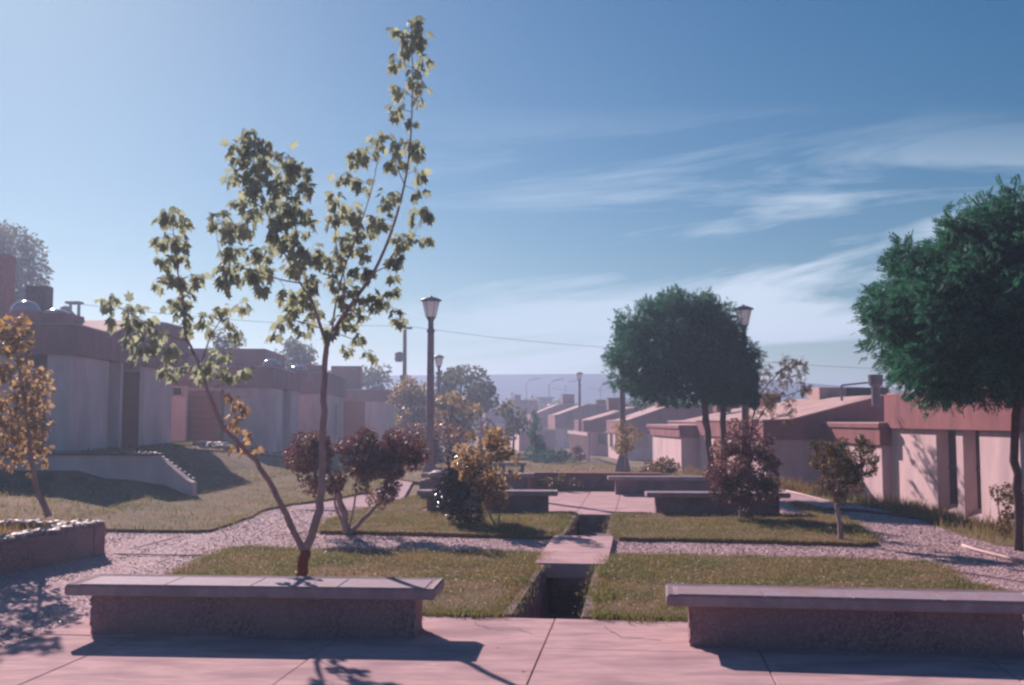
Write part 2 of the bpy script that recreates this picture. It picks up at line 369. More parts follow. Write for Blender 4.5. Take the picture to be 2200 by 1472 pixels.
# grass blades (uncountable)
_wr = np.random.default_rng(5); _wk = [(a*math.cos(t), a*math.sin(t), p, w) for a, t, p, w in zip(_wr.uniform(.8, 9, 22), _wr.uniform(0, 6.28, 22), _wr.uniform(0, 6.28, 22), np.ones(22))]
def vn(x, y):
    s_ = 0
    for a, b, p, w in _wk: s_ = s_ + np.sin(a*x+b*y+p)/math.sqrt(len(_wk))
    return s_
def poly_pts(poly, n, r=rng):
    xs = [p[0] for p in poly]; ys = [p[1] for p in poly]; out_ = np.zeros((0, 2))
    while len(out_) < n:
        c = np.stack([r.uniform(min(xs), max(xs), n*2), r.uniform(min(ys), max(ys), n*2)], -1)
        out_ = np.concatenate([out_, c[inpoly(c[:, 0], c[:, 1], poly)]])
    return out_[:n]
def edge_pts(poly, n, spread=.05):
    a = np.array(poly); b = np.roll(a, -1, 0); ln = np.linalg.norm(b-a, axis=1); k = rng.choice(len(a), n, p=ln/ln.sum()); t = rng.random((n, 1))
    return a[k]*(1-t)+b[k]*t + rng.normal(0, spread, (n, 2))
blade_v = np.array([[-.5, 0, 0], [.5, 0, 0], [.34, .18, .55], [-.34, .18, .55], [0.0, .55, 1.0], [0.02, .56, 1.0]]); blade_f = np.array([[0, 1, 2, 3], [3, 2, 5, 4]])
def blades(name, pts, zoff, hmin, hmax, wid, m, parent=None, kind='stuff', lab=None, cat=None, lean=.3, zc=None):
    if name == 'grass': pts = pts[rng.random(len(pts)) < np.clip(.75+.55*vn(pts[:, 0]*1.3+4, pts[:, 1]*1.3), .12, 1)]
    if name == 'dry_grass': pts = pts[rng.random(len(pts)) < np.clip(.5-.7*vn(pts[:, 0]*1.3+4, pts[:, 1]*1.3), .15, 1)]
    n = len(pts); hh = rng.uniform(hmin, hmax, n)*(.55+.75*np.clip(vn(pts[:, 0], pts[:, 1])*.45+.5, 0, 1.3))
    ang = rng.uniform(0, 2*np.pi, n); c, s_ = np.cos(ang), np.sin(ang); ww = rng.uniform(.7, 1.3, n)*wid*np.ones(n)
    ln = rng.uniform(.1, 1+lean*3, n)*hh*.9
    Mx = np.zeros((n, 3, 3)); Mx[:, 0, 0] = c*ww; Mx[:, 1, 0] = s_*ww; Mx[:, 0, 1] = -s_*ln; Mx[:, 1, 1] = c*ln; Mx[:, 2, 2] = hh
    z = (h(pts[:, 0], pts[:, 1]) if zc is None else zc)+zoff
    Vv, Ff = instance(blade_v, blade_f, Mx, np.stack([pts[:, 0], pts[:, 1], z+0*pts[:, 0]], -1))
    o = bulk(name, Vv, Ff, m, parent); tag(o, lab, cat, kind=kind); return o
big_disc = np.array([[1, 0, 0], [.3, .6, .12], [-.6, .5, 0], [-.7, -.4, .1], [.2, -.7, 0]]); disc_f = np.array([[0, 1, 2, 3]])
for k, (pl_, z_) in enumerate(LAWNS):
    n = (60000, 52000, 28000, 28000)[k]
    pts = np.concatenate([poly_pts(pl_, n), edge_pts(pl_, n//6, .07)])
    blades('grass', pts, z_-.005, .018, .042, .0075 if k < 2 else .011, M['grass'], lab=('short green grass of the front lawn left of the channel', 'short green grass of the front lawn right of the channel', 'short grass of the lawn in front of the far left bench', 'olive short grass of the lawn in front of the far right bench')[k], cat='grass')
    pts = np.concatenate([poly_pts(pl_, n//4), edge_pts(pl_, n//14, .06)])
    blades('dry_grass', pts, z_-.005, .02, .045, .006 if k < 2 else .01, M['drygrass'], lab=('dry straw blades in the front left lawn', 'dry straw blades in the front right lawn', 'dry straw blades in the lawn at the far left bench', 'dry straw blades in the lawn at the far right bench')[k], cat='grass')
    pts = poly_pts(pl_, (5200, 4600, 1500, 1500)[k])
    tv = np.array([[0, 0, 0], [1, .4, .1], [1.5, 0, 0], [1, -.4, .1]]); 
    Vv, Ff = instance(tv, np.array([[0, 1, 2, 3]]), rotz(len(pts), rng.uniform(.008, .02, len(pts)), .6), np.stack([pts[:, 0], pts[:, 1], z_+rng.uniform(.025, .06, len(pts))], -1))
    tag(bulk('clover', Vv, Ff, M['clover']), ('pale clover specks in the front left lawn', 'pale clover specks in the front right lawn', 'pale clover specks in the lawn by the glossy bush', 'pale clover specks in the lawn by the purple bush')[k], 'clover', kind='stuff')
vis_left = [p for p in left_big]
pts = poly_pts(left_big, 90000); keep = (pts[:, 1] < 36); pts = pts[keep]
blades('grass', np.concatenate([pts, edge_pts(lawn_edge, 7000, .09)]), .04, .03, .075, .014, M['grass'], lab='mown grass of the large lawn rising to the left houses', cat='grass')
pts = poly_pts(left_big, 30000); keep = (pts[:, 1] < 45) & ((pts[:, 1] > 21) | (rng.random(len(pts)) < .25)); pts = pts[keep]
blades('dry_grass', pts, .04, .03, .07, .016, M['drygrass'], lab='dry brown grass in the large left lawn', cat='grass')
pts = poly_pts(far_lawn, 9000)
blades('dry_grass', pts, .02, .04, .09, .025, M['drygrass'], lab='dry grass of the far lawn beyond the second square', cat='grass')
pts = poly_pts(far_lawn, 9000)
blades('grass', pts, .02, .04, .09, .025, M['grass'], lab='thin green grass of the far lawn beyond the second square', cat='grass')
# weed bank on the right in front of the houses
bank = right_edge + [(9.0, 11.5), (10.6, 13), (11.0, 19), (11.2, 21), (10.2, 27.5), (9.6, 32), (7.6, 33), (6.6, 42), (5.0, 42), (5.4, 26)]
patch('verge', bank, .01, M['ground'], .8)
pts = poly_pts(bank, 34000); keep = rng.random(len(pts)) < np.clip(.35+.65*np.sin(pts[:, 0]*1.7)*np.sin(pts[:, 1]*.9+1)+.2, .08, 1)
blades('weeds', pts[keep], 0, .07, .30, .015, M['drygrass'], lab='dry golden weeds on the verge along the right houses', cat='weeds', lean=.15)
pts = poly_pts(bank, 18000)
blades('weeds', pts, 0, .05, .13, .014, M['grass'], lab='green weeds on the verge along the right houses', cat='weeds', lean=.2)

for a_, b_ in (((244, 1191), (472, 1195)), ((278, 1181), (386, 1153)), ((590, 1152), (694, 1139)), ((1905, 1206), (2200, 1252))):
    p0, p1 = G(*a_), G(*b_); dj = (p1-p0).normalized(); nj = Vector((-dj.y, dj.x, 0))*.014; up_ = Vector((0, 0, .012))
    tag(part('paving_joint', MB().prism([p0-nj, p1-nj, p1+nj, p0+nj], up_), M['channel']), kind='structure')
# loose gravel stones
st_v = np.array([[1, 0, 0], [0, .8, 0], [-1, 0, 0], [0, -.8, 0], [.1, 0, .25], [0, 0, -.3]]); st_f = np.array([[0, 1, 4], [1, 2, 4], [2, 3, 4], [3, 0, 4]])
def gravel(poly, n, lab, smin=.007, smax=.017, maxy=20):
    pts = poly_pts(poly, n); yy_ = pts[:, 1]; keep = (yy_ < maxy) & (rng.random(n) < np.clip(13/np.maximum(yy_, 1), .3, 1)) & (yy_ > 6)
    for lp, _ in LAWNS: keep &= ~inpoly(pts[:, 0], pts[:, 1], lp)
    p_, q_ = pq(pts[:, 0], pts[:, 1]); keep &= ~((q_ < 8.7) & (p_ > -4.66) & (p_ < 3.1))
    keep &= ~((p_ > CL-.1) & (p_ < CR+.1))
    keep &= np.abs(pts[:, 0]) < pts[:, 1]*.62
    pts = pts[keep]; n = len(pts); sz = rng.uniform(smin, smax, n)*(1+.035*np.maximum(pts[:, 1]-9, 0))
    Vv, Ff = instance(st_v, st_f, rotz(n, sz, .35), np.stack([pts[:, 0], pts[:, 1], h(pts[:, 0], pts[:, 1])+.004], -1))
    tag(bulk('gravel', Vv, Ff, M['stone']), lab, 'gravel', kind='stuff')
gravel(gl, 190000, 'loose pinkish gravel on the path left of the channel')
gravel(gr, 150000, 'loose pinkish gravel on the path right of the channel')

# ------------------------------------------------------------------ drain channel and bridge
ch = thing('drain_channel', (*P((CL+CR)/2, 9), -.6), 'sunken concrete drain channel between the lawns crossed by a flat slab', 'channel')
def pbox(mb, p0, p1, q0, q1, z0, z1): return mb.prism([(*P(p0, q0), z0), (*P(p1, q0), z0), (*P(p1, q1), z0), (*P(p0, q1), z0)], Vector((0, 0, z1-z0)))
for nm, a, b in (('side_wall', CL-.06, CL+.04), ('side_wall', CR-.04, CR+.06)):
    q = CQ0+.01; k = 0
    while q < CQ1-.1:
        q2 = min(q+1.55, CQ1-.02)
        part('side_wall', pbox(MB(), a, b, q, q2-.012, -.6, .045+random.uniform(-.01, .015)), M['channel'], ch, bevel=.012); q = q2
part('channel_floor', pbox(MB(), CL+.04, CR-.04, CQ0+.01, CQ1-.02, -.61, -.56), M['channel'], ch)
part('end_wall', pbox(MB(), CL-.05, CR+.05, CQ1-.01, CQ1+.09, -.6, .005), M['channel'], ch)
for q in (16.6, 17.3): part('step', pbox(MB(), CL+.045, CR-.045, q, CQ1-.02, -.56, -.56+(.16 if q < 17 else .3)), M['channel'], ch)
br = tag(part('bridge_slab', pbox(MB(), CL-.1, CR+.1, 11.75, 14.55, -.10, .065), M['concrete'], base=(*P(-.8, 13), 0), bevel=.012), 'flat pale concrete slab bridging the drain channel', 'footbridge')

# ------------------------------------------------------------------ benches
def scatter_pebbles(parent, a, b, n_, z0, z1, dens):
    """a,b ground points of a wall face, n_ outward normal"""
    a = np.array(a[:2]); b = np.array(b[:2]); ln = np.linalg.norm(b-a); n = int(ln*(z1-z0)*dens)
    t = rng.random((n, 1)); xy_ = a+(b-a)*t + np.array(n_[:2])*.0
    T = np.concatenate([xy_, rng.uniform(z0+.01, z1-.01, (n, 1))], 1)
    nn = np.tile(np.array([n_[0], n_[1], 0.]), (n, 1)); tt = unit(np.cross(nn, [0, 0, 1.]) + rng.normal(0, .001, (n, 3))); uu = np.cross(nn, tt)
    ang = rng.uniform(0, 6.28, (n, 1)); e1 = tt*np.cos(ang)+uu*np.sin(ang); e2 = np.cross(nn, e1)
    Mx = np.stack([e1, e2, nn], -1)*rng.uniform(.008, .019, (n, 1, 1)); 
    return instance(st_v, st_f, Mx, T)
def bench(fl, fr, depth, label, zt=.42, th=.085, over=.17, setb=.1, wdep=None, inlay=True, dens=2600, zb=0.0, group='concrete benches round the small squares'):
    a = Vector((fl[0], fl[1], 0)); b = Vector((fr[0], fr[1], 0)); d = (b-a).normalized(); n = Vector((-d.y, d.x, 0)); Ln = (b-a).length
    root = thing('concrete_bench', (*((a+b)/2+n*depth/2).xy, zb), label, 'bench', group)
    bm = bmesh.new(); off = wloc(root)
    c = [a, b, b+n*depth, a+n*depth]
    vs = [bm.verts.new(p+Vector((0, 0, zb+z))-off) for z in (zt-th, zt) for p in c]
    fs = [bm.faces.new([vs[i] for i in f]) for f in ((3, 2, 1, 0), (4, 5, 6, 7), (0, 1, 5, 4), (1, 2, 6, 5), (2, 3, 7, 6), (3, 0, 4, 7))]
    bmesh.ops.bevel(bm, geom=list(bm.edges), offset=.012, segments=2, affect='EDGES')
    if inlay:
        top = max(bm.faces, key=lambda f: (f.calc_center_median().z > off.z*0+zt-.01+zb-off.z)*f.calc_area())
        bmesh.ops.inset_individual(bm, faces=[top], thickness=.055, depth=-.012)
    me = bpy.data.meshes.new('seat_slab'); bmesh.ops.recalc_face_normals(bm, faces=bm.faces); bm.to_mesh(me); bm.free(); me.materials.append(M['slab'])
    link('seat_slab', me, root)
    if inlay:
        k = 4; L0 = Ln-.16
        for i in range(k):
            p0 = a + d*(.08+L0*i/k+.006); p1 = a + d*(.08+L0*(i+1)/k-.006)
            mb = MB().prism([p0+n*.08+Vector((0, 0, zb+zt-.014)), p1+n*.08+Vector((0, 0, zb+zt-.014)), p1+n*(depth-.08)+Vector((0, 0, zb+zt-.014)), p0+n*(depth-.08)+Vector((0, 0, zb+zt-.014))], Vector((0, 0, .008)))
            part('inlay_panel', mb, M['inlay'], root)
    wdep = wdep or depth-setb-.06
    w0 = a+d*over+n*setb; w1 = b-d*over+n*setb
    mb = MB().prism([w0+Vector((0, 0, zb-.06)), w1+Vector((0, 0, zb-.06)), w1+n*wdep+Vector((0, 0, zb-.06)), w0+n*wdep+Vector((0, 0, zb-.06))], Vector((0, 0, zt-th+.06-.002)))
    bw = part('base_wall', mb, M['pebbledash'], root, bevel=.015)
    z0 = zb+.0; z1 = zb+zt-th
    A = [scatter_pebbles(root, w0, w1, -n, z0, z1, dens), scatter_pebbles(root, w0, w0+n*wdep, -d, z0, z1, dens), scatter_pebbles(root, w1, w1+n*wdep, d, z0, z1, dens)]
    Vv = []; Ff = []; k = 0
    for v, f in A: Vv.append(v); Ff.append(f+k); k += len(v)
    tag(bulk('pebble_facing', np.concatenate(Vv), np.concatenate(Ff), M['pebble'], root), kind='stuff')
    return root
bench((-3.47, 8.05), (-.585, 7.84), .56, 'long pebble-faced concrete bench in left foreground in front of the forked tree')
bench((1.13, 7.60), (3.775, 7.25), .52, 'long pebble-faced concrete bench in right foreground, cut by the photo edge')
def bpx(x0, x1, y, dep=.5, **k):
    Y = F*(EYE-.42)/(y-900.0); s = F/Y
    a = ((x0-CX)/s, Y); b = ((x1-CX)/s, Y-(x1-x0)/s*.05)
    return bench(a, b, dep, dens=500, **k)
bpx(897, 1197, 1053, label='far concrete bench behind the glossy rose bush, left of the second square')
bpx(1387, 1690, 1057, label='far concrete bench behind the purple bush, right of the second square')
bpx(906, 1147, 1016, label='farthest left concrete bench at the back of the second square')
bpx(1305, 1542, 1023, label='farthest right concrete bench at the back of the second square, before the round tree')

# low wall at the back of the second square
lw = thing('low_wall', (*U(1225, 1040, 24.6).xy, 0), 'low dark wall closing the back of the second square between its benches', 'wall')
wa = Vector((*U(1130, 1040, 24.9).xy, 0)); wb = Vector((*U(1420, 1040, 24.5).xy, 0)); d_ = (wb-wa).normalized()
part('wall', MB().box((wa+wb)/2+Vector((0, 0, .17)), ((wb-wa).length, .3, .40), d_), M['pebbledash'], lw, bevel=.01)
part('coping', MB().box((wa+wb)/2+Vector((0, 0, .395)), ((wb-wa).length+.08, .38, .045), d_), M['fascia'], lw, bevel=.01)
def crack(px, seed):
    rr_ = random.Random(seed); pts_ = [G(x, y)+Vector((0, 0, 0)) for x, y in px]; vs = []; fs = []
    out_ = [];
    for a, b in zip(pts_, pts_[1:]):
        for k in range(8): p = a.lerp(b, k/8); out_.append((p.x+rr_.gauss(0, .012), p.y+rr_.gauss(0, .02)))
    out_.append(tuple(pts_[-1].xy))
    for i, (x, y) in enumerate(out_):
        w = .0035*rr_.uniform(.4, 1.3); vs += [(x, y-w*2, .0345), (x+w, y+w, .0345)]
        if i: fs.append((2*i-2, 2*i, 2*i+1, 2*i-1))
    o = part('crack', MB().add(vs, fs), M['channel'], base=(out_[0][0], out_[0][1], 0)); tag(o, kind='structure')
crack([(1015, 1345), (1060, 1362), (1110, 1360), (1150, 1372)], 1); crack([(1290, 1352), (1340, 1378), (1420, 1385)], 2)
# small planter left of the second square
spl = thing('planter', (*U(945, 1045, 20.6).xy, 0), 'low dark box planter beside the lamp post with a pale boulder on it', 'planter')
c0 = U(968, 1045, 21.6); part('box_wall', MB().box((c0.x, c0.y, .2), (1.25, .8, .48), LAT), M['pebbledash'], spl, bevel=.015)
part('soil', MB().box((c0.x, c0.y, .445), (1.05, .6, .03), LAT), M['ground'], spl)
def boulder(name, c, r, m, label=None, cat=None, parent=None, seed=0, sub=2):
    bm = bmesh.new(); bmesh.ops.create_icosphere(bm, subdivisions=sub, radius=1); rr = random.Random(seed)
    for v in bm.verts: v.co = Vector((v.co.x*r[0], v.co.y*r[1], v.co.z*r[2]))*rr.uniform(.86, 1.1)
    me = bpy.data.meshes.new(name); bm.to_mesh(me); bm.free(); me.materials.append(m)
    o = link(name, me, parent, Vector(c)-(wloc(parent) if parent else Vector((0, 0, 0))))
    if label: tag(o, label, cat)
    return o
boulder('boulder', (c0.x-.22, c0.y-.12, .53), (.24, .18, .11), M['cobble'], 'pale boulder lying on the small dark planter', 'rock', seed=3)

# ------------------------------------------------------------------ stone planter on the left with cobbles on its rim
pl0 = thing('stone_planter', (-5.9, 11.6, 0), 'raised pebble-faced planter with white cobbled rim at the left edge', 'planter')
A_ = Vector((-5.0, 12.75, 0)); B_ = Vector((-5.62, 8.6, 0)); C_ = Vector((-9.2, 13.1, 0)); D_ = Vector((-9.6, 9.0, 0))
for p0, p1 in ((B_, A_), (A_, C_), (C_, D_), (D_, B_)):
    d = (p1-p0).normalized(); n = Vector((-d.y, d.x, 0))
    part('planter_wall', MB().prism([p0+Vector((0, 0, -.1)), p1+Vector((0, 0, -.1)), p1+n*.3-d*.002*0+Vector((0, 0, -.1)), p0+n*.3+Vector((0, 0, -.1))], Vector((0, 0, .52))), M['pebbledash'], pl0, bevel=.02)
d = (A_-B_).normalized(); n = Vector((-d.y, d.x, 0))
v1, f1 = scatter_pebbles(pl0, B_, A_, (-n.x, -n.y), 0, .42, 1500)
tag(bulk('pebble_facing', v1, f1, M['pebble'], pl0), kind='stuff')
part('soil', MB().prism([B_+n*.25+Vector((0, 0, .3)), A_+n*.25-d*.25+Vector((0, 0, .3)), C_+Vector((.2, -.25, .3)), D_+Vector((.2, .2, .3))], Vector((0, 0, .07))), M['lawn'], pl0)
cob = []
for i in range(5):
    bm = bmesh.new(); bmesh.ops.create_icosphere(bm, subdivisions=1, radius=1); rr = random.Random(i+20)
    for v in bm.verts: v.co = Vector((v.co.x, v.co.y*.8, v.co.z*.42))*rr.uniform(.85, 1.1)
    me = bpy.data.meshes.new('stone'); bm.to_mesh(me); bm.free(); me.materials.append(M['cobble']); cob.append(me)
def cobbles(parent, a, b, width, z, size=(.05, .09), seed=0, zf=None):
    rr = random.Random(seed); a = Vector(a); b = Vector(b); d = (b-a).normalized(); n = Vector((-d.y, d.x, 0)); Ln = (b-a).length; off = wloc(parent); t = 0; k = 0
    while t < Ln:
        s_ = rr.uniform(*size); rows = 2 if width > .2 else 1
        for j in range(rows):
            o = bpy.data.objects.new('stone', cob[rr.randrange(5)]); COL.objects.link(o); o.parent = parent
            p = a+d*(t+rr.uniform(-.01, .01))+n*(width*(j+.5)/rows+rr.uniform(-.02, .02)); zz_ = z if zf is None else zf(p.x, p.y)
            o.location = Vector((p.x, p.y, zz_+s_*.2))-off; o.scale = (s_*rr.uniform(.9, 1.25), s_, s_*rr.uniform(.7, 1.3)); o.rotation_euler = (rr.uniform(-.2, .2), rr.uniform(-.2, .2), rr.uniform(0, 3))
        t += s_*1.75
cobbles(pl0, B_, A_, .3, .42, seed=1); cobbles(pl0, A_+Vector((-.3, 0, 0)), C_, .3, .42, seed=2)
plp = [tuple((B_+n*.3).xy), tuple((A_+n*.3).xy), (-9.0, 12.8), (-9.4, 9.2)]
pts = poly_pts(plp, 5000); blades('grass', pts, .36, .04, .12, .009, M['grass'], lab='grass growing inside the stone planter', cat='grass', zc=0)
pts = poly_pts(plp, 3500); blades('weeds', pts, .36, .05, .2, .01, M['drygrass'], lab='reddish dry weeds growing inside the stone planter', cat='weeds', zc=0, lean=.1)

# white retaining wall on the left, cobbled edge
rw = thing('retaining_wall', (-9, 20, .4), 'white rendered retaining wall with sloping right end below the first left house', 'wall')
zb = .1; x1 = U(412, 1030, 20).x; x0 = U(338, 978, 20).x
prof = [(-13.5, zb), (x1+.02, zb), (x1+.02, .46), (x1-.1, .52), (x0, .99), (-13.5, 1.01)]
part('wall', MB().prism([(x, 19.98, z) for x, z in prof], Vector((0, .3, 0))), M['stucco'], rw, bevel=.015)
part('coping', MB().prism([(x, 19.93, z) for x, z in ((-13.5, 1.01), (x0, .992), (x0+.01, 1.03), (-13.5, 1.05))], Vector((0, .38, 0))), M['darkbark'], rw)
cobbles(rw, (x0-.6, 20.0, 0), (x0, 20.0, 0), .15, 1.03, (.05, .08), 5)
for k in range(9):
    t = k/8; p = Vector((x0+(x1-x0)*t, 20.1, .99+(.52-.99)*t+.03)); o = bpy.data.objects.new('stone', cob[k % 5]); COL.objects.link(o); o.parent = rw; o.location = p-wloc(rw); o.scale = (.05, .05, .03)
# cobbled bed edge at the second left house
cb = thing('cobble_edging', (*G(520, 972).xy, .6), 'row of pale cobbles edging the bed before the second left house', 'edging')
ea, eb, ec = G(440, 971), G(545, 969), G(640, 992)
for a, b, sd in ((ea, eb, 3), (eb, ec, 4)): cobbles(cb, a, b, .3, 0, (.09, .16), sd, zf=lambda x, y: hz(x, y)+.08)
# edgings on the right gravel path
def curve_px(name, px, r, m, label, cat, off=.03):
    pts_ = [G(x, y)+Vector((0, 0, off)) for x, y in px]; o = part(name, MB().tube(pts_, r, 6), m, base=pts_[0], smooth=True); return tag(o, label, cat)
curve_px('path_edging', [(2068, 1176), (2090, 1184), (2130, 1195), (2165, 1203), (2215, 1216)], .02, M['trim'], 'pale edging strip along the gravel under the big right tree', 'edging')
curve_px('garden_hose', [(1735, 1101), (1790, 1098), (1850, 1101), (1920, 1109), (1990, 1119), (2050, 1124), (2120, 1130)], .03, M['hose'], 'dark red hose lying across the right gravel path', 'hose')
curve_px('path_edging', [(1690, 1056), (1730, 1066), (1775, 1078), (1830, 1086)], .018, M['trim'], 'pale edging strip between dry weeds and the right gravel path', 'edging', .02)
cu = curve_px('path_edging', [(640, 1096), (680, 1098), (720, 1099), (765, 1101)], .03, M['slab'], 'pale concrete strip crossing the left gravel path', 'edging', .0)

# ------------------------------------------------------------------ houses
def fpoint(P0, along, lat): return Vector((P0[0], P0[1], 0)) + STR*along + LAT*lat
def blk(P0, a0, a1, l0, l1, z0, z1, mb=None):
    mb = mb or MB(); return mb.prism([fpoint(P0, a, l)+Vector((0, 0, z0)) for a, l in ((a0, l0), (a0, l1), (a1, l1), (a1, l0))], Vector((0, 0, z1-z0)))
def prof(P0, a0, a1, pr, mb=None):
    mb = mb or MB(); return mb.prism([fpoint(P0, a0, l)+Vector((0, 0, z)) for l, z in pr], STR*(a1-a0))
def house(P0, zg, label, cat='house', group=None):
    return thing('terraced_house', (P0[0], P0[1], zg), label, cat, group or 'low terraced houses along the gardens')
def window(hs_, P0, a0, a1, l, z0, z1, out=1, name='window', m='glass'):
    w = part(name, blk(P0, a0, a1, l, l+.03*out, z0, z1), M[m], hs_); 
    f = MB(); t = .06
    for (u0, u1, v0, v1) in ((a0-t, a1+t, z0-t, z0), (a0-t, a1+t, z1, z1+t), (a0-t, a0, z0, z1), (a1, a1+t, z0, z1)): blk(P0, u0, u1, l, l+.06*out, v0, v1, f)
    part('frame', f, M['trim'], w); return w
def fwindow(hs_, P0, l0, l1, a, z0, z1, name='window', m='glass'):
    w = part(name, blk(P0, a-.03, a, l0, l1, z0, z1), M[m], hs_); f = MB(); t = .05
    for (u0, u1, v0, v1) in ((l0-t, l1+t, z0-t, z0), (l0-t, l1+t, z1, z1+t), (l0-t, l0, z0, z1), (l1, l1+t, z0, z1)): blk(P0, a-.05, a, u0, u1, v0, v1, f)
    part('frame', f, M['trim'], w); return w
def chimney(hs_, P0, a, l, w, z0, z1, m='brick', par=None):
    c = part('chimney', blk(P0, a-w/2, a+w/2, l-w/2, l+w/2, z0, z1), M[m], par or hs_, bevel=.01)
    part('chimney_cap', blk(P0, a-w/2-.05, a+w/2+.05, l-w/2-.05, l+w/2+.05, z1+.001, z1+.07), M['fascia'], c) if not par else None
    return c
def dome(hs_, c, r, hgt):
    k = part('skylight', MB().lathe(c, [(r*1.05, -.25), (r*1.05, 0), (r, .02)]+[(r*math.cos(t), .02+hgt*math.sin(t)) for t in np.linspace(.1, 1.5, 8)], 24), M['dome'], hs_, smooth=True)
    part('skylight_kerb', MB().lathe(Vector(c), [(r*1.12, -.3), (r*1.12, -.02)], 24), M['fascia'], k)
    return k
# --- right row, first house with the two deep window niches
Y0 = 21.6; w1_ = 11.75; P0 = (w1_-.05*Y0, Y0)
hr = house(P0, -.66, 'nearest right house, white wall with two deep tall window niches behind the big tree')
zg, zf_, zt_ = -.8, 1.43, 2.36
A = lambda Y: (Y-Y0)*1.00125
segs = [(0, A(23.3)), (A(24.05), A(24.4)), (A(25.4), A(28.15))]
for a0, a1 in segs: part('wall', blk(P0, a0, a1, 0, .5, zg, zf_), M['stucco'], hr, bevel=.012)
part('wall', blk(P0, 0.002, A(28.1), .52, 7.5, zg, zf_-.002), M['stucco'], hr)
for a0, a1 in ((A(23.3), A(24.05)), (A(24.4), A(25.4))):
    w = part('window', blk(P0, a0+.002, a1-.002, .30, .50, -.42, zf_-.003), M['glass'], hr)
    part('frame', blk(P0, a0+.004, a1-.004, .28, .298, .5, .56), M['metal'], w)
    part('sill', MB().prism([fpoint(P0, a0+.002, l)+Vector((0, 0, z)) for l, z in ((-.02, zg), (-.02, -.62), (.297, -.38), (.297, zg))], STR*(a1-a0-.004)), M['trim'], w)
part('fascia', prof(P0, -.1, A(28.2), [(-.12, zf_+.002), (-.12, zt_), (6.2, zt_+.05), (7.6, 2.2), (7.6, zf_+.002)]), M['fascia'], hr, bevel=.015)
part('roof', prof(P0, -.05, A(28.15), [(-.05, zt_+.003), (-.05, zt_+.04), (7.5, zt_+.11), (7.5, zt_+.05)]), M['roof'], hr)
ck = part('chimney', MB().lathe(U(1882, 850, 30)+Vector((0, 0, -.3)), [(.13, 0), (.13, .55), (.20, .62), (.22, .9), (.15, .92)], 12), M['metal'], hr)
fwindow(hr, P0, 1.5, 2.6, 0, .2, 1.1)
# bay of the second house, lit band with cornice
def bay(P0, L_, B, ztop, zband, zg, hs_, over=.35):
    part('wall', blk(P0, 0, L_, 0, B, zg, zband), M['stucco'], hs_, bevel=.01)
    part('fascia', MB().prism([fpoint(P0, a, -.08)+Vector((0, 0, z)) for a, z in ((-.08, zband+.002), (-.08, ztop-.16), (L_+over*.6, ztop-.16), (L_, zband+.002))], LAT*(B+.12)), M['fascia'], hs_, bevel=.008)
    part('cornice', blk(P0, -.12, L_+over, -.13, B+.05, ztop-.158, ztop-.03), M['fascia'], hs_, bevel=.01)
    part('coping', blk(P0, -.10, L_+over-.02, -.11, B+.03, ztop-.028, ztop), M['trim'], hs_)
def slopehouse(px, Y, zb_, ze, zbase, ztop, run, L_, B, label, flat=.6, bays=None, chims=(), extra=None):
    x = (px-CX)*Y/F; P0 = (x, Y); hs_ = house(P0, zbase, label)
    part('wall', blk(P0, 0.08, L_-.08, .08, B-.08, zbase-.3, zb_), M['stucco'], hs_, bevel=.01)
    part('fascia', prof(P0, 0, L_, [(0, zb_+.002), (0, ze), (flat, ze+.03), (flat+run, ztop), (B, ztop+.02), (B, zb_+.002)]), M['fascia'], hs_)
    part('roof', prof(P0, -.03, L_+.03, [(-.04, ze+.004), (-.04, ze+.05), (flat, ze+.085), (flat+run, ztop+.055), (B+.02, ztop+.075), (B+.02, ztop+.024), (flat+run, ztop+.004), (flat, ze+.034)]), M['roof'], hs_)
    for (a, l, w, zt) in chims: chimney(hs_, P0, a, l, w, ztop-.2, zt)
    if extra: extra(hs_, P0)
    return hs_, P0
def ex3(hs_, P0):
    bx_ = P0
    window(hs_, P0, 2.2, 3.1, .08, -.2, .9, -1, 'window'); 
    d_ = part('door', blk(P0, 5.6, 6.5, .05, .08, -.5, 1.0), M['wood'], hs_); part('door_handle', MB().lathe(fpoint(P0, 5.75, .03)+Vector((0, 0, .35)), [(.03, 0), (.03, .05)], 8), M['metal'], d_)
    Pb = (U(1893, 910, 28.1).x, 28.1)
    bay(Pb, 4.25, 1.6, 1.60, .98, -.8, hs_)
    part('rooflight_box', blk(P0, 5, 6.4, 3.6, 4.6, 2.3, 2.85), M['roof'], hs_)
    part('rooflight_box', blk(P0, 5, 6.4, 4.602, 6.2, 2.3, 2.85), M['darkbark'], hs_)
slopehouse(1638, 32.4, 1.04, 1.62, -.55, 2.42, 3.0, 9.2, 7.5, 'second right house, dark red band rising to the right and a low lit bay', .9, extra=ex3)
def ex4(hs_, P0):
    Pb = (U(1463, 915, 41.6).x, 41.6); bay(Pb, 6.2, 1.7, 1.45, .95, -.9, hs_, .9)
    window(hs_, P0, 1.5, 2.6, .08, 0, .8, -1)
slopehouse(1527, 43.0, 1.0, 1.55, -.6, 2.2, 2.8, 9.0, 8, 'third right house behind the round tree with a low flat-topped bay', .8, chims=((3, 3.4, .8, 2.75), (6, 2.0, .7, 2.6)), extra=ex4)
def exw(hs_, P0):
    for k in range(3): window(hs_, P0, 1+k*2.3, 1.9+k*2.3, .08, -.1, .8, -1)
    fwindow(hs_, P0, 1.0, 1.7, .08, 0, .7)
def pergola(P0, n, label):
    root = thing('pergola', (P0[0], P0[1], -.6), label, 'pergola')
    for k in range(n): part('post', blk(P0, k*1.15, k*1.15+.14, 0, .14, -.9, .75), M['trim'], root)
    part('beam', blk(P0, -.2, n*1.15, -.03, .17, .752, .93), M['trim'], root)
